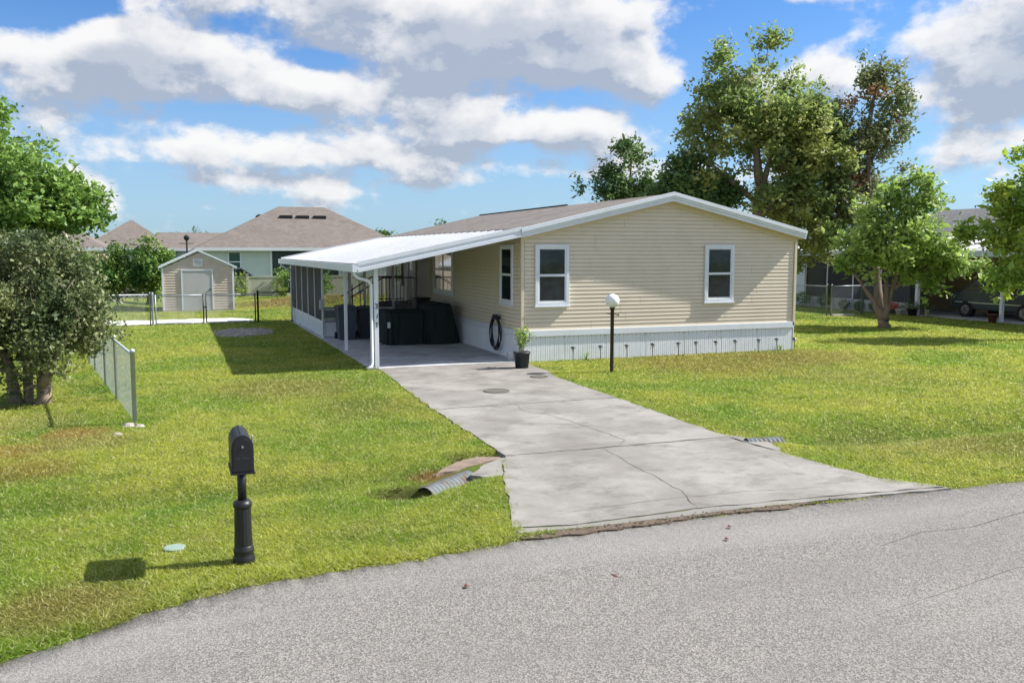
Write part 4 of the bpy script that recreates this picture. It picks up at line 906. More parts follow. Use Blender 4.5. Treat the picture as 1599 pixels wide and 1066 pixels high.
def gate(x0, x1, label, m1, m2):
    t = thing('chainlink_gate', (x0, 15.25, 0), label, 'gate', 'gate leaves in the back fence'); y = 15.25
    for x, mm in ((x0, m1), (x1, m2)): B().tube([(x, y, .05), (x, y, 1.16)], .025, 8).build('stile', mm, t, True)
    for z in (.07, 1.12): B().tube([(x0, y, z), (x1, y, z)], .019, 8).build('rail', 'fence_grey', t, True)
    net(t, Vector((x0, y, 0)), Vector((1, 0, 0)), 0, x1-x0, .08, 1.11, 'fence_grey', .002, .08); 
    return t
gate(-8.83, -7.13, 'left leaf of the chain link double gate in front of the shed', 'fence_grey', 'fence_black')
g2 = gate(-7.03, -5.22, 'right leaf of the chain link double gate before the shed', 'fence_black', 'fence_black')
B().box(-7.16, -7.0, 15.2, 15.24, .62, .68).build('latch', 'fence_black', g2)

# ------------------------------------------------------------------ pads and stones
def pad(name, poly, z0, z1, m, lab, seed, amp): 
    o = B().prism(ragged(poly, .12, amp, seed), (0, 0, z0), (0, 0, z1)).build(name, m); o['kind'] = 'structure'; return o
pad('gravel_strip', [(-11.2, 15.7), (-9.6, 15.35), (-7.1, 15.5), (-5.7, 15.8), (-5.2, 16.8), (-5.9, 17.9), (-8.7, 17.6), (-10.9, 17.9), (-11.8, 17)], -.05, .035, 'gravel', '', 3, .12)
pad('bare_patch', [(-6.95, 11.3), (-6.8, 9.7), (-6.2, 9.3), (-5.3, 10.2), (-4.9, 11.3), (-5.3, 12.3), (-6.3, 12.4)], -.05, .018, 'stone', '', 5, .15)
q = random.Random(4)
sb = B()
def stone_mesh(b, x, y, z, r, q):
    vs = []; n = 7
    for k, (f, h) in enumerate(((.75, 0), (1, .35), (.6, .75))):
        for j in range(n): a = 2*math.pi*j/n+k*.3; rr = r*f*q.uniform(.75, 1.15); vs.append((x+rr*math.cos(a), y+rr*math.sin(a)*.8, z+r*h))
    fs = [(k*n+j, k*n+(j+1) % n, (k+1)*n+(j+1) % n, (k+1)*n+j) for k in range(2) for j in range(n)]+[tuple(range(2*n, 3*n))]
    b.add(vs, fs)
for i in range(260):
    a = q.uniform(0, 6.28); r = q.random()**.5; stone_mesh(sb, -5.95+1.0*r*math.cos(a), 10.9+1.5*r*math.sin(a), .015, q.uniform(.03, .08), q)
sb.build('loose_stones', 'stone', kind='stuff')
for i, (x, y, r, lb) in enumerate([(-8.86, -5.62, .11, 'pale broken concrete lump at the foot of the fence end post'), (-8.70, -5.70, .09, 'small pale stone right of the fence end post'), (-9.0, -6.25, .08, 'grey flat stone in the grass before the fence end')]):
    b = B(); stone_mesh(b, x, y, 0, r, q); tag(b.build('rubble_stone', 'stone'), lb, 'stone', 'stones near the fence end')
# grass-set utility lid
t = thing('ground_cover_plate', (-8.19, -12.0, 0), 'small pale green utility lid sunk in the grass left of the mailbox', 'utility lid')
B().lathe([(.10, -.03), (.10, .014), (.085, .019), (.001, .020)], (-8.19, -12.0, 0), 18).build('lid', 'utility', t)
q = random.Random(11); cb = B()
for i in range(260):
    x = q.uniform(-5.05, -1.2); stone_mesh(cb, x, -12.84+q.gauss(0, .045)-.02*math.sin(x*3), -.002, q.uniform(.005, .020), q)
cb.build('dirt_clods', 'dirt', kind='stuff')
# leaf on the road
b = B(); b.add([(-4.66, -14.12, -.018), (-4.60, -14.16, -.005), (-4.56, -14.08, -.018), (-4.62, -14.04, .0), (-4.61, -14.10, .004)], [(0, 1, 4), (1, 2, 4), (2, 3, 4), (3, 0, 4)])
tag(b.build('dead_leaf', 'leaf_litter'), 'single curled brown leaf lying on the road', 'leaf')

for i, (lx, ly, lb) in enumerate([(-3.15, -13.62, 'tiny brown leaf on the road below the driveway lip'), (-2.9, -13.3, 'small dead leaf close to the dirt edge of the driveway'), (-5.9, -13.9, 'small brown leaf on the road left of the larger curled leaf')]):
    b = B(); b.add([(lx-.03, ly, .004), (lx, ly-.03, .016), (lx+.035, ly+.005, .004), (lx, ly+.03, .02)], [(0, 1, 3), (1, 2, 3)]); tag(b.build('dead_leaf', 'leaf_litter'), lb, 'leaf', 'dead leaves on the road')
# ------------------------------------------------------------------ culverts
def culvert(a, b_, r, label, rusty):
    t = thing('culvert_pipe', a, label, 'culvert pipe', 'culvert pipes under the driveway')
    a, b_ = Vector(a), Vector(b_); Ln = (b_-a).length; d = (b_-a).normalized(); n = 26; k = int(Ln/.017)
    u = Vector((0, 0, 1)); w = d.cross(u).normalized(); u = w.cross(d)
    def ring(s, rr): return [tuple(a+d*s+(w*math.cos(2*math.pi*j/n)+u*math.sin(2*math.pi*j/n))*rr) for j in range(n)]
    vs = []; rows = k+1
    for i in range(rows): vs += ring(i*Ln/k, r*(1+.06*math.sin(i*2*math.pi/4)))
    half = lambda lo, hi: [(i*n+j, i*n+(j+1) % n, (i+1)*n+(j+1) % n, (i+1)*n+j) for i in range(rows-1) for j in range(n) if lo <= j % n < hi]
    if rusty:
        B().add(vs, half(2, 16)).build('pipe_top', 'galv', t, True)
        B().add(vs, half(16, 26)+half(0, 2)).build('pipe_side', 'rust', t, True)
    else: B().add(vs, half(0, 26)).build('pipe_top', 'galv', t, True)
    vi = []
    for s in (0, Ln*.9): vi += ring(s+.002, r*.90)
    B().add(vi, [(j, (j+1) % n, n+(j+1) % n, n+j) for j in range(n)]+[tuple(range(n, 2*n))]).build('pipe_inside', 'dark', t)
    return t
culvert((-5.38, -10.64, -.17), (-4.66, -10.15, -.14), .15, 'corrugated culvert pipe with rusty side sticking out left of the driveway', True)
culvert((.26, -9.99, -.125), (-.28, -9.88, -.125), .17, 'grey corrugated culvert end half buried right of the driveway', False)
t = thing('broken_headwall', (-4.4, -9.9, 0), 'broken grey concrete slab piece with crack over the left culvert', 'concrete slab')
B().prism(ragged([(-4.0, -9.62), (-4.42, -9.95), (-4.72, -10.35), (-4.55, -10.55), (-4.36, -10.52)], .06, .03, 4), (0, 0, -.12), (0, 0, .008)).build('slab_piece', 'concrete', t)
t = thing('tilted_slab', (-4.5, -9.5, 0), 'thin brown stained slab piece tilted beside the driveway corner', 'concrete slab')
B().prism(ragged([(-4.03, -9.56), (-4.34, -9.40), (-4.60, -9.60), (-4.90, -9.86), (-5.10, -10.13), (-4.86, -10.08), (-4.68, -9.99)], .05, .03, 7), (0, 0, -.14), (0, 0, .006)).build('slab_piece', mat('clay_stained_slab', (.23, .175, .135), .9, (.10, .07, .05), 5, .6), t)
o = slab(None, 'headwall_edge', [(-.40, -9.3), (-.36, -10.1), (-.28, -10.6), (-.14, -10.5), (-.04, -10.15), (-.10, -9.85), (-.24, -9.5)], -.1, .012, 'concrete', 8, .02); tag(o, 'pale concrete collar along the driveway over the right culvert', 'concrete slab')

# ------------------------------------------------------------------ lamp post
t = thing('lamp_post', (1.29, -2.42, 0), 'white globe lamp on a slim dark post standing on the lawn', 'lamp post')
B().lathe([(.052, -.02), (.045, .04), (.042, 1.44), (.055, 1.45), (.062, 1.50), (.045, 1.53)], (1.29, -2.42, 0), 16).build('post_pipe', 'bronze', t, True)
B().tube([(1.14, -2.42, 1.37), (1.44, -2.42, 1.33)], .012, 8).build('ladder_bar', 'bronze', t); B().tube([(1.44, -2.42, 1.33), (1.455, -2.42, 1.325)], .022, 8).build('bar_knob', 'bronze', t)
pr = [(.16*math.cos(a), .155+.16*math.sin(a)) for a in np.linspace(-1.3, 1.57, 20)]
B().lathe(pr, (1.29, -2.42, 1.50), 32).build('globe', 'globe', t, True)
# ------------------------------------------------------------------ solar path lights
sx = [1.32, 2.11, 2.86, 3.62, 4.40, 4.97, 5.57, 6.21, 6.94, 7.60, 8.12]
def stake(x, y, label, tilt=0):
    t = thing('solar_light', (x, y, 0), label, 'path light', 'solar path lights along the skirting')
    B().tube([(x, y, -.03), (x+tilt*.2, y, .27)], .010, 6).build('stake', 'black', t)
    B().lathe([(.018, .25), (.034, .28), (.038, .33), (.036, .335)], (x+tilt*.2, y, 0), 12).build('lens', 'grey_plastic', t)
    B().lathe([(.066, .335), (.066, .347), (.045, .368), (.002, .374)], (x+tilt*.2, y, 0), 14).build('cap', 'black', t)
    return t
ordn = ['first solar light from the left, nearest the potted plant', 'second solar light from the left along the skirting', 'third solar light from the left, just right of the lamp post', 'fourth solar light from the left before white skirting', 'fifth solar light from the left before white skirting', 'sixth solar light, middle one of the eleven', 'solar light just left of below the right front window', 'solar light standing below the right front window', 'third solar light from the right end of the skirting', 'second solar light from the right end of the skirting', 'last solar light at the right corner of the house']
s0 = stake(sx[0], -.2, ordn[0])
for i in range(1, 11): 
    c = copy_tree(s0, (sx[i], -.2+.03*math.sin(i*3), 0), ordn[i]); c.rotation_euler = (R(3*math.sin(i*5)), R(4*math.cos(i*7)), i)
# ------------------------------------------------------------------ mailbox
mx, my = -7.6, -12.62
t = thing('mailbox', (mx, my, 0), 'black arched mailbox on a black fluted column post beside the road', 'mailbox')
B().lathe([(.098, -.05), (.098, .04), (.094, .065), (.084, .09), (.090, .105), (.092, .12), (.088, .135), (.082, .15), (.082, .16)], (mx, my, 0), 24).build('post_base', 'black_matte', t, True)
B().lathe([(.081, .16), (.076, .30), (.073, .50), (.076, .51)], (mx, my, 0), 32, .02).build('post_column', 'black_matte', t)
B().lathe([(.076, .51), (.082, .52), (.082, .545), (.074, .56), (.06, .575), (.045, .58)], (mx, my, 0), 24).build('post_collar', 'black_matte', t, True)
B().lathe([(.039, .57), (.039, .875)], (mx, my, 0), 20).build('post_pipe', 'black_matte', t, True)
w2, zb_, zs = .088, .885, 1.085
arch = [(-w2, zb_), (w2, zb_), (w2, zs)]+[(w2*math.cos(a), zs+.115*math.sin(a)) for a in np.linspace(.15, math.pi-.15, 12)]+[(-w2, zs)]
def archp(s, cz=1.0): return [(mx+x*s, 0, (z-cz)*s+cz) for x, z in arch]
B().prism(archp(1.0), (0, my-.22, 0), (0, my+.30, 0)).build('mailbox_body', 'black_matte', t, bevel=.004)
B().prism(archp(1.07), (0, my-.245, 0), (0, my-.2205, 0)).build('door_rim', 'black_matte', t, bevel=.005)
dd = B().prism(archp(.93, 1.02), (0, my-.253, 0), (0, my-.246, 0)).build('door', 'black_matte', t, bevel=.003)
B().box(mx-.008, mx+.008, my-.272, my-.254, 1.105, 1.122).build('handle', 'chrome', dd)
B().prism([(mx-.105, 0, .868), (mx+.105, 0, .868), (mx+.10, 0, .884), (mx-.10, 0, .884)], (0, my-.26, 0), (0, my+.2, 0)).build('base_plate', 'black_matte', t)
B().box(mx-.006, mx+.006, my-.2, my+.28, 1.199, 1.208).build('roof_ridge', 'black_matte', t)
fl = B().box(mx+.097, mx+.104, my+.0, my+.03, 1.0, 1.16); fl.box(mx+.097, mx+.104, my-.07, my+.0, 1.11, 1.16); fl.build('flag', 'grey_plastic', t)
def text(s, size, loc, rot, m, parent, name):
    cu = bpy.data.curves.new(name, 'FONT'); cu.body = s; cu.size = size; cu.align_x = 'CENTER'; cu.extrude = .0008
    o = bpy.data.objects.new(name, cu); C.objects.link(o); o.rotation_euler = rot; o.location = loc
    dg = bpy.context.evaluated_depsgraph_get(); me = bpy.data.meshes.new_from_object(o.evaluated_get(dg)); bpy.data.objects.remove(o)
    me.materials.clear(); me.materials.append(M[m]); o = bpy.data.objects.new(name, me); C.objects.link(o); o.rotation_euler = rot
    off = Vector((0, 0, 0)); p = parent
    while p is not None: off += p.location; p = p.parent
    o.location = Vector(loc)-off; o.parent = parent; return o
M['letter'] = mat('dull_grey_letter', (.07, .075, .08), .5)
text('U.S. MAIL', .030, (mx, my-.2545, 1.0), (math.pi/2, 0, 0), 'letter', dd, 'lettering')
# ------------------------------------------------------------------ potted plant
px_, py_ = -.42, -1.08
t = thing('potted_plant', (px_, py_, .03), 'leafy green plant in a black nursery pot at the house corner', 'potted plant')
B().lathe([(.155, 0), (.19, .34), (.205, .345), (.208, .39), (.195, .39), (.185, .35)], (px_, py_, .018), 28).build('pot', 'pot', t, True)
B().lathe([(.185, .0), (.002, .01)], (px_, py_, .38), 20).build('soil', 'soil', t)
b = B()
rng = np.random.default_rng(5); P = []
for k in range(9):
    e = (px_+rng.normal()*.13, py_+rng.normal()*.13, rng.uniform(.65, 1.08)); pts = branch_path((px_+rng.normal()*.03, py_+rng.normal()*.03, .36), e, .08, 6, k); b.tube(pts, .006, 5)
    for q_ in pts[2:]: P.append(np.array(q_)+rng.normal(size=(11, 3))*.045)
b.build('stem', 'bark', t); leaf_cloud(np.concatenate(P), .042, 'leaf_maple', 'foliage', t, aspect=.42)
B().tube([(px_+.04, py_, .4), (px_+.07, py_+.02, 1.45)], .004, 5).build('plant_stake', 'bark', t)

# small weeds at the skirting
def tuft(x, y, h, n, label, m='leaf_maple'):
    t = thing('weed', (x, y, 0), label, 'weed', 'weeds along the skirting'); vs = []; fs = []; r = random.Random(int(x*100))
    for i in range(n):
        a = r.uniform(0, 6.28); l = h*r.uniform(.5, 1); dx, dy = math.cos(a), math.sin(a); o = len(vs); w = .01
        vs += [(x-dy*w, y+dx*w, 0), (x+dy*w, y-dx*w, 0), (x+dx*l*.35-dy*w*.7, y+dy*l*.35+dx*w*.7, l*.8), (x+dx*l*.35+dy*w*.7, y+dy*l*.35-dx*w*.7, l*.8), (x+dx*l*.8, y+dy*l*.8, l*.9)]
        fs += [(o, o+1, o+3, o+2), (o+2, o+3, o+4)]
    B().add(vs, fs).build('leaves', m, t)
tuft(1.72, -.12, .28, 16, 'small weed between the two leftmost solar lights'); tuft(7.75, -.1, .22, 26, 'low weed clump near the right corner of the skirting'); tuft(6.9, -.1, .12, 14, 'tiny weed behind the third light from the right')

# ------------------------------------------------------------------ shed
t = thing('garden_shed', (-7.1, 23.1, 0), 'small taupe metal garden shed with white trim and double-width pale door', 'shed')
x0, x1, y0_, y1_, ze_, zp = -8.66, -5.54, 23.1, 26.3, 2.0, 2.72; xm = (x0+x1)/2
B().prism([(x0+.02, 0, .05), (x1-.02, 0, .05), (x1-.02, 0, ze_), (xm, 0, zp-.03), (x0+.02, 0, ze_)], (0, y0_+.02, 0), (0, y1_, 0)).build('wall', 'shed', t)
b = B(); z = .12
while z < zp-.08:
    lim = lambda zz: (max(x0+.05, x0+.05+(zz-ze_)/(zp-ze_)*(xm-x0)), min(x1-.05, x1-.05-(zz-ze_)/(zp-ze_)*(x1-xm)))
    pl = lambda u, o, zz: (u, y0_+.025-o*3, zz)
    for a, c in (((x0, -7.85), (-6.45, x1)) if z < 1.85 else ((x0, x1),)):
        bb = lap_panel(a, c, z, z+.12, pl, lim, 1); b.add(bb.v, bb.f)
    z += .12
b.build('siding', 'shed', t, kind='stuff')
for x in (x0-.02, x1-.06): B().box(x, x+.08, y0_-.03, y0_+.05, .03, ze_+.02).build('corner_trim', 'white', t)
for a in (-1, 1):
    xe = xm+a*1.72; za = zp-.46*1.72+.05; zt = zp+.06
    B().prism([(xe, 0, za), (xm, 0, zt), (xm, 0, zt+.085), (xe, 0, za+.085)], (0, y0_-.12, 0), (0, y1_+.1, 0)).build('roof', 'white', t)
b = B(); b.box(-7.85, -7.79, y0_-.035, y0_, .08, 1.88); b.box(-6.51, -6.45, y0_-.035, y0_, .08, 1.88); b.box(-7.85, -6.45, y0_-.04, y0_, 1.881, 1.94); b.build('door_frame', 'white', t)
dr = B().box(-7.785, -6.515, y0_-.02, y0_, .07, 1.878).build('door', 'shed_door', t); B().box(-6.62, -6.58, y0_-.05, y0_-.021, .95, 1.05).build('handle', 'black', dr)
v = B().box(-7.32, -6.9, y0_-.04, y0_-.005, 2.06, 2.42).build('gable_vent', 'white', t)
for k in range(5): B().box(-7.27, -6.95, y0_-.055, y0_-.041, 2.11+.058*k, 2.14+.058*k).build('louvre', 'grey_plastic', v)
B().box(x0-.02, x1+.02, y0_-.05, y1_, -.05, .07).build('base', 'wood', t)

# ------------------------------------------------------------------ neighbour houses behind
def hip(parent, x0, x1, y0, y1, ze, rise, rx0, rx1, ym, oh, m='far_shingle', gable=False):
    a, b_, c, d = (x0-oh, y0-oh, ze), (x1+oh, y0-oh, ze), (x1+oh, y1+oh, ze), (x0-oh, y1+oh, ze); e, f = (rx0, ym, ze+rise), (rx1, ym, ze+rise)
    B().add([a, b_, c, d, e, f], [(0, 1, 5, 4), (1, 2, 5), (2, 3, 4, 5), (3, 0, 4), (0, 3, 2, 1)]).build('roof', m, parent)
    B().box(x0-oh, x1+oh, y0-oh-.03, y0-oh, ze-.2, ze+.02).build('fascia', 'white', parent)
    B().box(x0-oh-.03, x0-oh, y0-oh, y1+oh, ze-.2, ze+.02).build('fascia', 'white', parent)
def simple_window(parent, x, y, z, w, h, fr='white'):
    b = B(); b.box(x, x+.09, y-.05, y, z, z+h); b.box(x+w-.09, x+w, y-.05, y, z, z+h); b.box(x+.09, x+w-.09, y-.05, y, z+h-.09, z+h); b.box(x+.09, x+w-.09, y-.05, y, z, z+.09); b.box(x+.09, x+w-.09, y-.05, y, z+h/2-.04, z+h/2+.04)
    f = b.build('window', fr, parent)
    for z_ in (z+.09, z+h/2+.04): B().box(x+.09, x+w-.09, y-.03, y-.005, z_, z_+h/2-.13).build('pane', mat('green_glass', (.04, .10, .08), .1), f)
h1 = thing('hip_roof_house', (1.5, 48.5, 0), 'mint stucco house with large tan hip roof behind the shed and carport', 'house')
B().box(-6.2, 9.0, 48.6, 60, -.3, 3.0).build('wall', 'mint', h1)
hip(h1, -6.2, 9.0, 48.6, 60, 3.0, 3.35, -.1, 3.6, 54.3, .45)
simple_window(h1, -4.42, 48.6, 1.2, .95, 1.55)
b = B(); b.box(-1.4, 3.8, 48.52, 48.6, 2.78, 2.92); b.box(-1.4, -1.25, 48.52, 48.6, .1, 2.78); b.box(3.7, 3.85, 48.52, 48.6, .1, 2.78); b.build('lanai_frame', 'white', h1)
B().box(-1.25, 3.7, 48.54, 48.59, .1, 2.78).build('lanai_screen', 'teal_screen', h1)
for x in (-.15, 1.15, 2.5): 
    y = 52.65; z = 3.0+3.35*(y-48.15)/(54.3-48.15); B().box(x, x+.95, y-.25, y+.3, z-.12, z+.14).build('roof_vent', 'dark', h1)
B().lathe([(.3, 0), (.3, .2), (.1, .35), (.002, .36)], (-1.6, 54.2, 5.35), 12).build('roof_vent', 'dark', h1)
h2 = thing('gable_peak_house', (-9, 60, 0), 'mint house with tan roof and lower right wing beyond the dark shrubs', 'house')
B().box(-14.6, -8.0, 57, 66, -.3, 3.0).build('wall', 'mint', h2); hip(h2, -14.6, -8.4, 57, 66, 3.0, 2.35, -11.5, -11.3, 61.3, .4)
B().box(-8.4, -1.0, 57.5, 66, -.3, 2.95).build('wall', 'mint', h2)
B().add([(-9.5, 57.0, 2.95), (-.6, 57.0, 2.95), (-.6, 66, 2.95), (-9.5, 66, 2.95), (-9.5, 61.5, 4.35), (-.6, 61.5, 4.35)], [(0, 1, 5, 4), (1, 2, 5), (2, 3, 4, 5), (3, 0, 4)]).build('roof', 'far_shingle', h2)
B().box(-9.4, -.6, 56.96, 57.0, 2.78, 2.96).build('fascia', 'white', h2)
h3 = thing('left_hip_house', (-15, 46, 0), 'beige house with tan hip roof partly hidden behind the trees at left', 'house')
B().box(-22, -12.75, 45.6, 55, -.3, 2.95).build('wall', mat('beige_stucco', (.45, .38, .28), .9), h3); hip(h3, -22, -12.75, 45.6, 55, 2.98, 2.2, -17.4, -16.2, 50.2, .45)
simple_window(h3, -13.6, 45.6, 1.2, .7, 1.3)
# street lamp between the roofs
t = thing('street_lamp', (-7.3, 43.4, 0), 'black street lamp with cross arm standing between the far roofs', 'street lamp')
B().tube([(-7.3, 43.4, 0), (-7.3, 43.4, 3.45)], [.07, .05], 10).build('post_pipe', 'black', t); B().tube([(-7.75, 43.4, 3.28), (-6.85, 43.4, 3.28)], .022, 6).build('cross_arm', 'black', t)
B().lathe([(.05, 3.45), (.16, 3.55), (.19, 3.68), (.19, 3.72), (.1, 3.82), (.002, 3.86)], (-7.3, 43.4, 0), 14).build('lamp_head', 'black', t)
# cream vinyl fence with posts, caps and boards
t = thing('vinyl_fence', (-5, 36, 0), 'cream vinyl privacy fence with post caps behind the lawn', 'fence')
x = -16.0
while x < 14.0:
    B().box(x-.07, x+.07, 35.93, 36.07, -.3, 1.34).build('post', 'vinyl', t); B().box(x-.09, x+.09, 35.91, 36.09, 1.34, 1.39).build('post_cap', 'vinyl', t)
    B().box(x+.07, x+2.33, 35.96, 36.04, 1.16, 1.25).build('rail', 'vinyl', t)
    for k in range(9): B().box(x+.072+k*.251, x+.072+k*.251+.244, 35.98, 36.02, -.3, 1.16).build('board', 'vinyl', t)
    x += 2.4
vine(-5.6, 35.8, 1.5, 1.5, 'leafy vine climbing the cream fence just right of the shed', 700, 61); vine(-4.4, 35.8, 1.0, 1.45, 'thin vine on the cream fence in the middle', 350, 62); vine(-2.1, 35.8, 1.1, 1.5, 'vine on the cream fence beside the carport gutter', 500, 63)
# car behind the fence
def car(t, cx, cy, L1, m, dirv=0, scale=1.0):
    """side profile along Y (dirv=1) or X (0)"""
    prof = [(-2.2, .35), (-2.25, .75), (-2.1, .98), (-1.35, 1.08), (-.75, 1.62), (.9, 1.68), (1.65, 1.15), (2.15, 1.05), (2.25, .7), (2.2, .35)]
    mp = (lambda u, o, z: (cx+o, cy+u, z)) if dirv else (lambda u, o, z: (cx+u, cy+o, z))
    def ex(poly, o0, o1, name, mm, bv=0):
        n = len(poly); vs = [mp(u, o0, z) for u, z in poly]+[mp(u, o1, z) for u, z in poly]
        return B().add(vs, [tuple(range(n)), tuple(range(n, 2*n))]+[(i, (i+1) % n, n+(i+1) % n, n+i) for i in range(n)]).build(name, mm, t, bevel=bv)
    bd = ex(prof, -.9, .9, 'body', m, .06)
    ex([(-1.15, 1.12), (-.68, 1.55), (.1, 1.58), (.1, 1.12)], -.925, .925, 'window', 'glass'); ex([(.18, 1.12), (.18, 1.58), (.85, 1.59), (1.45, 1.15)], -.925, .925, 'window', 'glass')
    for u in (-1.4, 1.4):
        for o in (-1, 1):
            w = B(); a = mp(u, o*.94, .34); c = mp(u, o*.70, .34); w.tube([a, c], .34, 22); wo = w.build('wheel', 'tyre', t)
            B().tube([mp(u, o*.955, .34), mp(u, o*.941, .34)], .20, 14).build('rim', 'rim', wo)
            for k in range(5):
                an = k*1.2566; B().bar(mp(u, o*.958, .34), mp(u+.19*math.cos(an), o*.958, .34+.19*math.sin(an)), .03, .01).build('spoke', 'dark', wo) if dirv else None
    ex([(-2.0, .62), (2.0, .62), (2.0, .66), (-2.0, .66)], -.935, .935, 'side_strip', 'chrome')
    ex([(-.4, .93), (-.2, .93), (-.2, .96), (-.4, .96)], -.94, .94, 'handle', 'chrome')
    return bd
cc = thing('parked_car', (-4.2, 41.0, 0), 'dark car whose roof shows above the cream fence right of the shed', 'car'); car(cc, -4.9, 41.0, 4.4, 'car')

# ------------------------------------------------------------------ neighbour house at right
h4 = thing('neighbour_house', (22, 8, 0), 'neighbour house with grey shingles, screened side porch and white metal carport roof at right', 'house')
B().box(25.9, 33, -8, 20, 0, 2.95).build('wall', 'tan_wall', h4)
B().add([(25.3, -8.5, 3.3), (29.5, -8.5, 4.9), (33.5, -8.5, 3.3), (25.3, 17.5, 3.3), (29.5, 15.5, 4.9), (33.5, 17.5, 3.3)], [(0, 1, 4, 3), (1, 2, 5, 4), (3, 4, 5), (0, 2, 1)]).build('roof', 'grey_shingle', h4)
for i in range(22):   # carport / porch roof in ribbed sheets
    ya = -8+i*1.25; prof = [(0, 0), (.03, .05), (.06, .05), (.09, 0), (1.24, 0)]; vs = []; fs = []
    for u, o in prof: vs += [(21.75, ya+u, 2.78+o), (25.6, ya+u, 3.42+o)]
    for q in range(4): fs.append((2*q, 2*q+1, 2*q+3, 2*q+2))
    vs += [(21.75, ya, 2.72), (25.6, ya, 3.36), (21.75, ya+1.24, 2.72), (25.6, ya+1.24, 3.36)]; fs.append((10, 12, 13, 11)); B().add(vs, fs).build('roof_panel', 'white_old', h4)
B().box(21.68, 21.76, -8, 19.5, 2.56, 2.80).build('fascia', 'blue_white', h4)
for y in (5.0, 1.0, -3): B().box(21.94, 22.06, y-.06, y+.06, 0, 2.6).build('post', 'white', h4)
B().box(21.9, 22.04, 9.15, 9.3, 0, 2.6).build('post', 'white', h4)
py = [9.3, 11.4, 13.2, 15.0, 16.6, 18.4]
B().box(21.94, 22.06, 9.3, 18.4, .0, .52).build('knee_wall', 'white_old', h4)
for a, c in zip(py[:-1], py[1:]):
    B().box(21.96, 22.04, a-.03, a+.03, .52, 2.56).build('post', 'white', h4); B().box(21.985, 22.015, a+.03, c-.03, .52, 2.56).build('screen', 'screen', h4)
B().box(21.9, 22.1, 16.6, 17.5, 0, 2.56).build('side_panel', 'blue_white', h4)
b = B().box(21.9, 33, -8, 19, -.1, .03).build('porch_slab', 'concrete_slab', h4)
B().box(25.85, 25.9, 4.9, 5.9, 1.2, 2.4).build('window', 'dark', h4); B().box(25.85, 25.9, 7.0, 8.0, .0, 2.2).build('door', 'shed_door', h4)
cc = thing('parked_car', (24.0, 5.6, .03), 'dark slate car parked in the shade of the neighbour carport', 'car'); car(cc, 24.0, 6.3, 4.4, 'car', 1)
for o in cc.children_recursive: pass
def flowerpot(x, y, r, h, m, label, lm=None, n=120, seed=1):
    global rng; rng = np.random.default_rng(seed); t = thing('flower_pot', (x, y, 0), label, 'flower pot', 'pots along the neighbour porch')
    B().lathe([(r*.75, 0), (r, h), (r*1.08, h), (r*1.08, h+.03), (r*.9, h+.03), (r*.85, h-.02), (.002, h-.02)], (x, y, .0), 16).build('pot', m, t, True)
    if lm: leaf_cloud(np.array([x, y, h+.12])+rng.normal(size=(n, 3))*np.array([r*.8, r*.8, .1]), .05, lm, 'foliage', t)
flowerpot(21.6, 5.05, .17, .32, 'terracotta', 'square brown pot at the foot of the neighbour carport post'); 
flowerpot(21.6, 8.3, .10, .28, 'cream', 'thin pale pot between the porch and the neighbour car', 'leaf_dim', 60, 3)
flowerpot(21.6, 9.1, .22, .30, 'pot', 'black pot left of the white porch corner post', 'leaf_dim', 200, 4)
flowerpot(21.6, 10.3, .22, .20, 'pot', 'pot overflowing with orange-red flowers behind the forked trunk', 'orange', 420, 5)
flowerpot(21.5, 9.75, .15, .22, 'white', 'round white pot right of the orange flowers', None, 0, 6)
for i, (y, s_, lb) in enumerate([(11.2, .28, 'round dark shrub nearest the orange flowers under the knee wall'), (12.2, .25, 'small round shrub in the middle of the knee wall bed'), (13.2, .27, 'round shrub under the thin screen post'), (14.6, .35, 'wide dark shrub near the fence corner'), (16.2, .4, 'dark shrub close to the pale porch panel')]):
    rng = np.random.default_rng(70+i); t = thing('low_shrub', (21.5, y, 0), lb, 'shrub', 'low shrubs along the neighbour porch')
    d = rng.normal(size=(900, 3)); d /= np.linalg.norm(d, axis=1)[:, None]; leaf_cloud(np.array([21.5, y, s_*1.1])+d*s_*rng.uniform(.5, 1, (900, 1))*np.array([1, 1.1, .95]), .035, 'leaf_dark', 'foliage', t); B().tube([(21.5, y, -.02), (21.5, y, s_)], .02, 6).build('stem', 'bark', t)
rail_fence([(17.6, 17.5), (18.05, 10.3)], 1.28, 'silver chain link fence going back beside the beige house on the right', 'fence_grey', None, .03, wire=.002, dia=.09)
rail_fence([(18.2, 10.2), (20.1, 10.5)], 1.28, 'short silver chain link gate panel left of the maple trunk', 'fence_grey', [0, 1.92], .035, wire=.002, dia=.09)
rail_fence([(20.2, 10.5), (21.9, 9.6)], 1.28, 'silver chain link piece joining the neighbour porch', 'fence_grey', [0, 1.9], .025, wire=.002, dia=.09)
o = B().box(18.15, 19.3, 10.0, 10.12, .0, .09).build('timber_board', 'cream'); tag(o, 'pale timber board lying at the foot of the right fence', 'board')

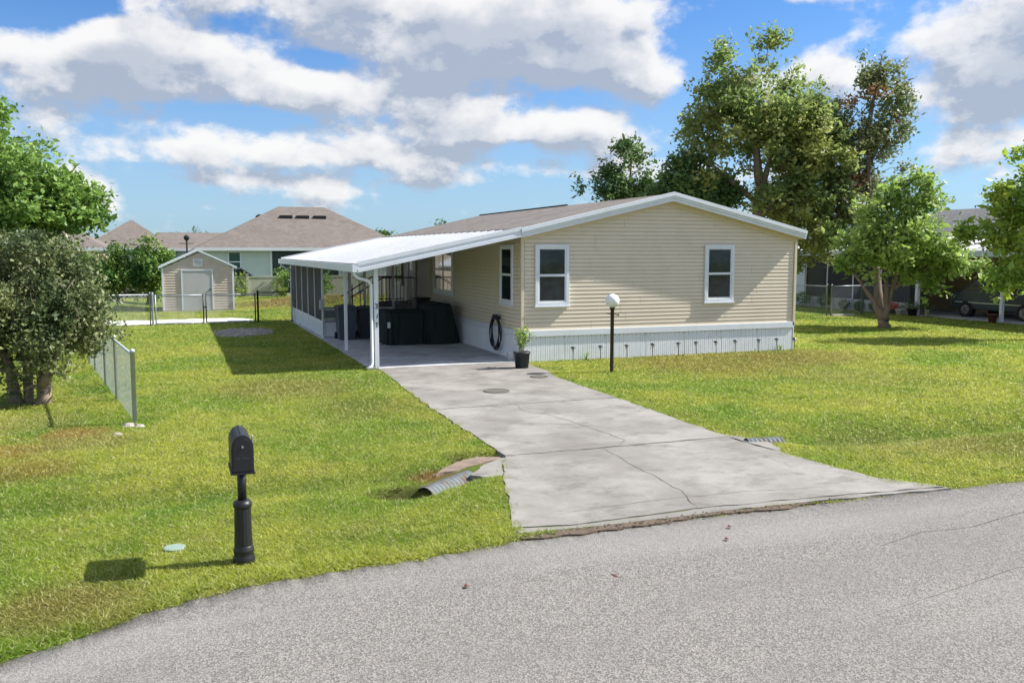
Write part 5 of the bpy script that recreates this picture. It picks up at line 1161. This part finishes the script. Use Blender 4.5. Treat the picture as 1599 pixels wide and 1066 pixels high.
# ------------------------------------------------------------------ grass blades
def make_grass():
    r = np.random.default_rng(99)
    def inpoly(x, y, poly):
        ins = np.zeros(len(x), bool); n = len(poly)
        for i in range(n):
            x1, y1 = poly[i]; x2, y2 = poly[(i+1) % n]
            if y1 == y2: continue
            c = ((y1 > y) != (y2 > y)) & (x < (x2-x1)*(y-y1)/(y2-y1)+x1); ins ^= c
        return ins
    N = 2400000
    # blades thin out and grow wider with distance from the road side where they can be told apart
    r0, r1 = 5.6, 62.0; e = .28
    u = r.random(N); rad = (r0**e+u*(r1**e-r0**e))**(1/e); th = YAW+r.uniform(-.82, .82, N)
    X = CAM.x+rad*np.sin(th); Y = CAM.y+rad*np.cos(th)
    jit = .05*np.sin(X*7.3)+.04*np.sin(X*17.1+1)
    k = Y > edge_y(X)-.01+jit*.6
    excl = [[(-3.6, -.02), (-3.9, -5.7), (-3.93, -9.6), (-4.36, -10.55), (-4.98, -12.72), (-4.0, -12.80), (-2.5, -12.80), (-1.2, -12.83), (.2, -12.93), (-.1, -12.3), (-.27, -11.2), (-.34, -9.5), (-.27, -2.8), (0, -1.6), (0, 0), (0, 0)],
            [(-3.82, -.1), (-3.82, 16), (-.0, 16), (0, 0)], [(0, .03), (W, .03), (W, L_), (0, L_)], [(-8.66, 23.1), (-5.54, 23.1), (-5.54, 26.3), (-8.66, 26.3)], [(21.9, -8), (33, -8), (33, 19), (21.9, 19)],
            [(-4.0, -9.55), (-4.42, -9.25), (-4.95, -9.85), (-5.1, -10.15), (-5.40, -10.42), (-5.75, -10.5), (-6.0, -10.72), (-5.95, -11.0), (-5.6, -11.03), (-5.40, -10.9), (-4.6, -10.55), (-4.36, -10.55)],
            [(-.4, -9.3), (-.1, -9.75), (.32, -9.86), (.62, -10.0), (.6, -10.2), (.32, -10.2), (-.05, -10.25), (-.3, -10.7)],
            [(-11.6, 15.8), (-7, 15.5), (-5.3, 16.2), (-5.9, 17.7), (-11.2, 17.8)], [(-6.9, 11.2), (-6.7, 9.8), (-6.2, 9.5), (-5.4, 10.3), (-5.1, 11.3), (-5.4, 12.1), (-6.3, 12.2)]]
    nz = .05*np.sin(Y*9+X*3)+.04*np.sin(Y*23)
    for p in excl: k &= ~inpoly(X+nz, Y+nz*.6, p)
    # bare scuffed spots
    bare = np.sin(X*1.7+np.sin(Y*1.3)*2)*np.sin(Y*2.1+np.cos(X*1.1)*2)
    k &= ~((bare > .8) & (r.random(N) < .55))
    X, Y, rad = X[k], Y[k], rad[k]; n = len(X); Z = height(X, Y)-.005
    h = np.clip(.020+.0010*rad, 0, .045)*r.uniform(.55, 1.35, n)
    # taller fringe along the road edge, drive and fence
    fr = np.exp(-((Y-edge_y(X))/.35)**2)*(X < -4.6); h *= 1+.8*fr
    h *= 1+1.0*np.exp(-((X-(-9.3-(Y+2)*.155))/.12)**2)*(Y > -5.6)*(Y < 3)
    w = np.clip(.0016*rad**.8*.62, .003, .045)*r.uniform(.7, 1.4, n)
    a = r.uniform(0, 2*np.pi, n); lean = r.uniform(.6, 2.4, n)*h; la = r.uniform(0, 2*np.pi, n)
    V = np.empty((n, 3, 3)); dx, dy = np.cos(a)*w, np.sin(a)*w
    V[:, 0] = np.stack([X-dx, Y-dy, Z], 1); V[:, 1] = np.stack([X+dx, Y+dy, Z], 1); V[:, 2] = np.stack([X+np.cos(la)*lean, Y+np.sin(la)*lean, Z+h], 1)
    F = np.arange(n*3).reshape(-1, 3); print('grass blades', n)
    npmesh('grass', V.reshape(-1, 3), F, 'blade', None, 'stuff')
make_grass()
print('tris', sum(len(o.data.polygons) for o in bpy.data.objects if o.type == 'MESH'), 'objs', len(bpy.data.objects))
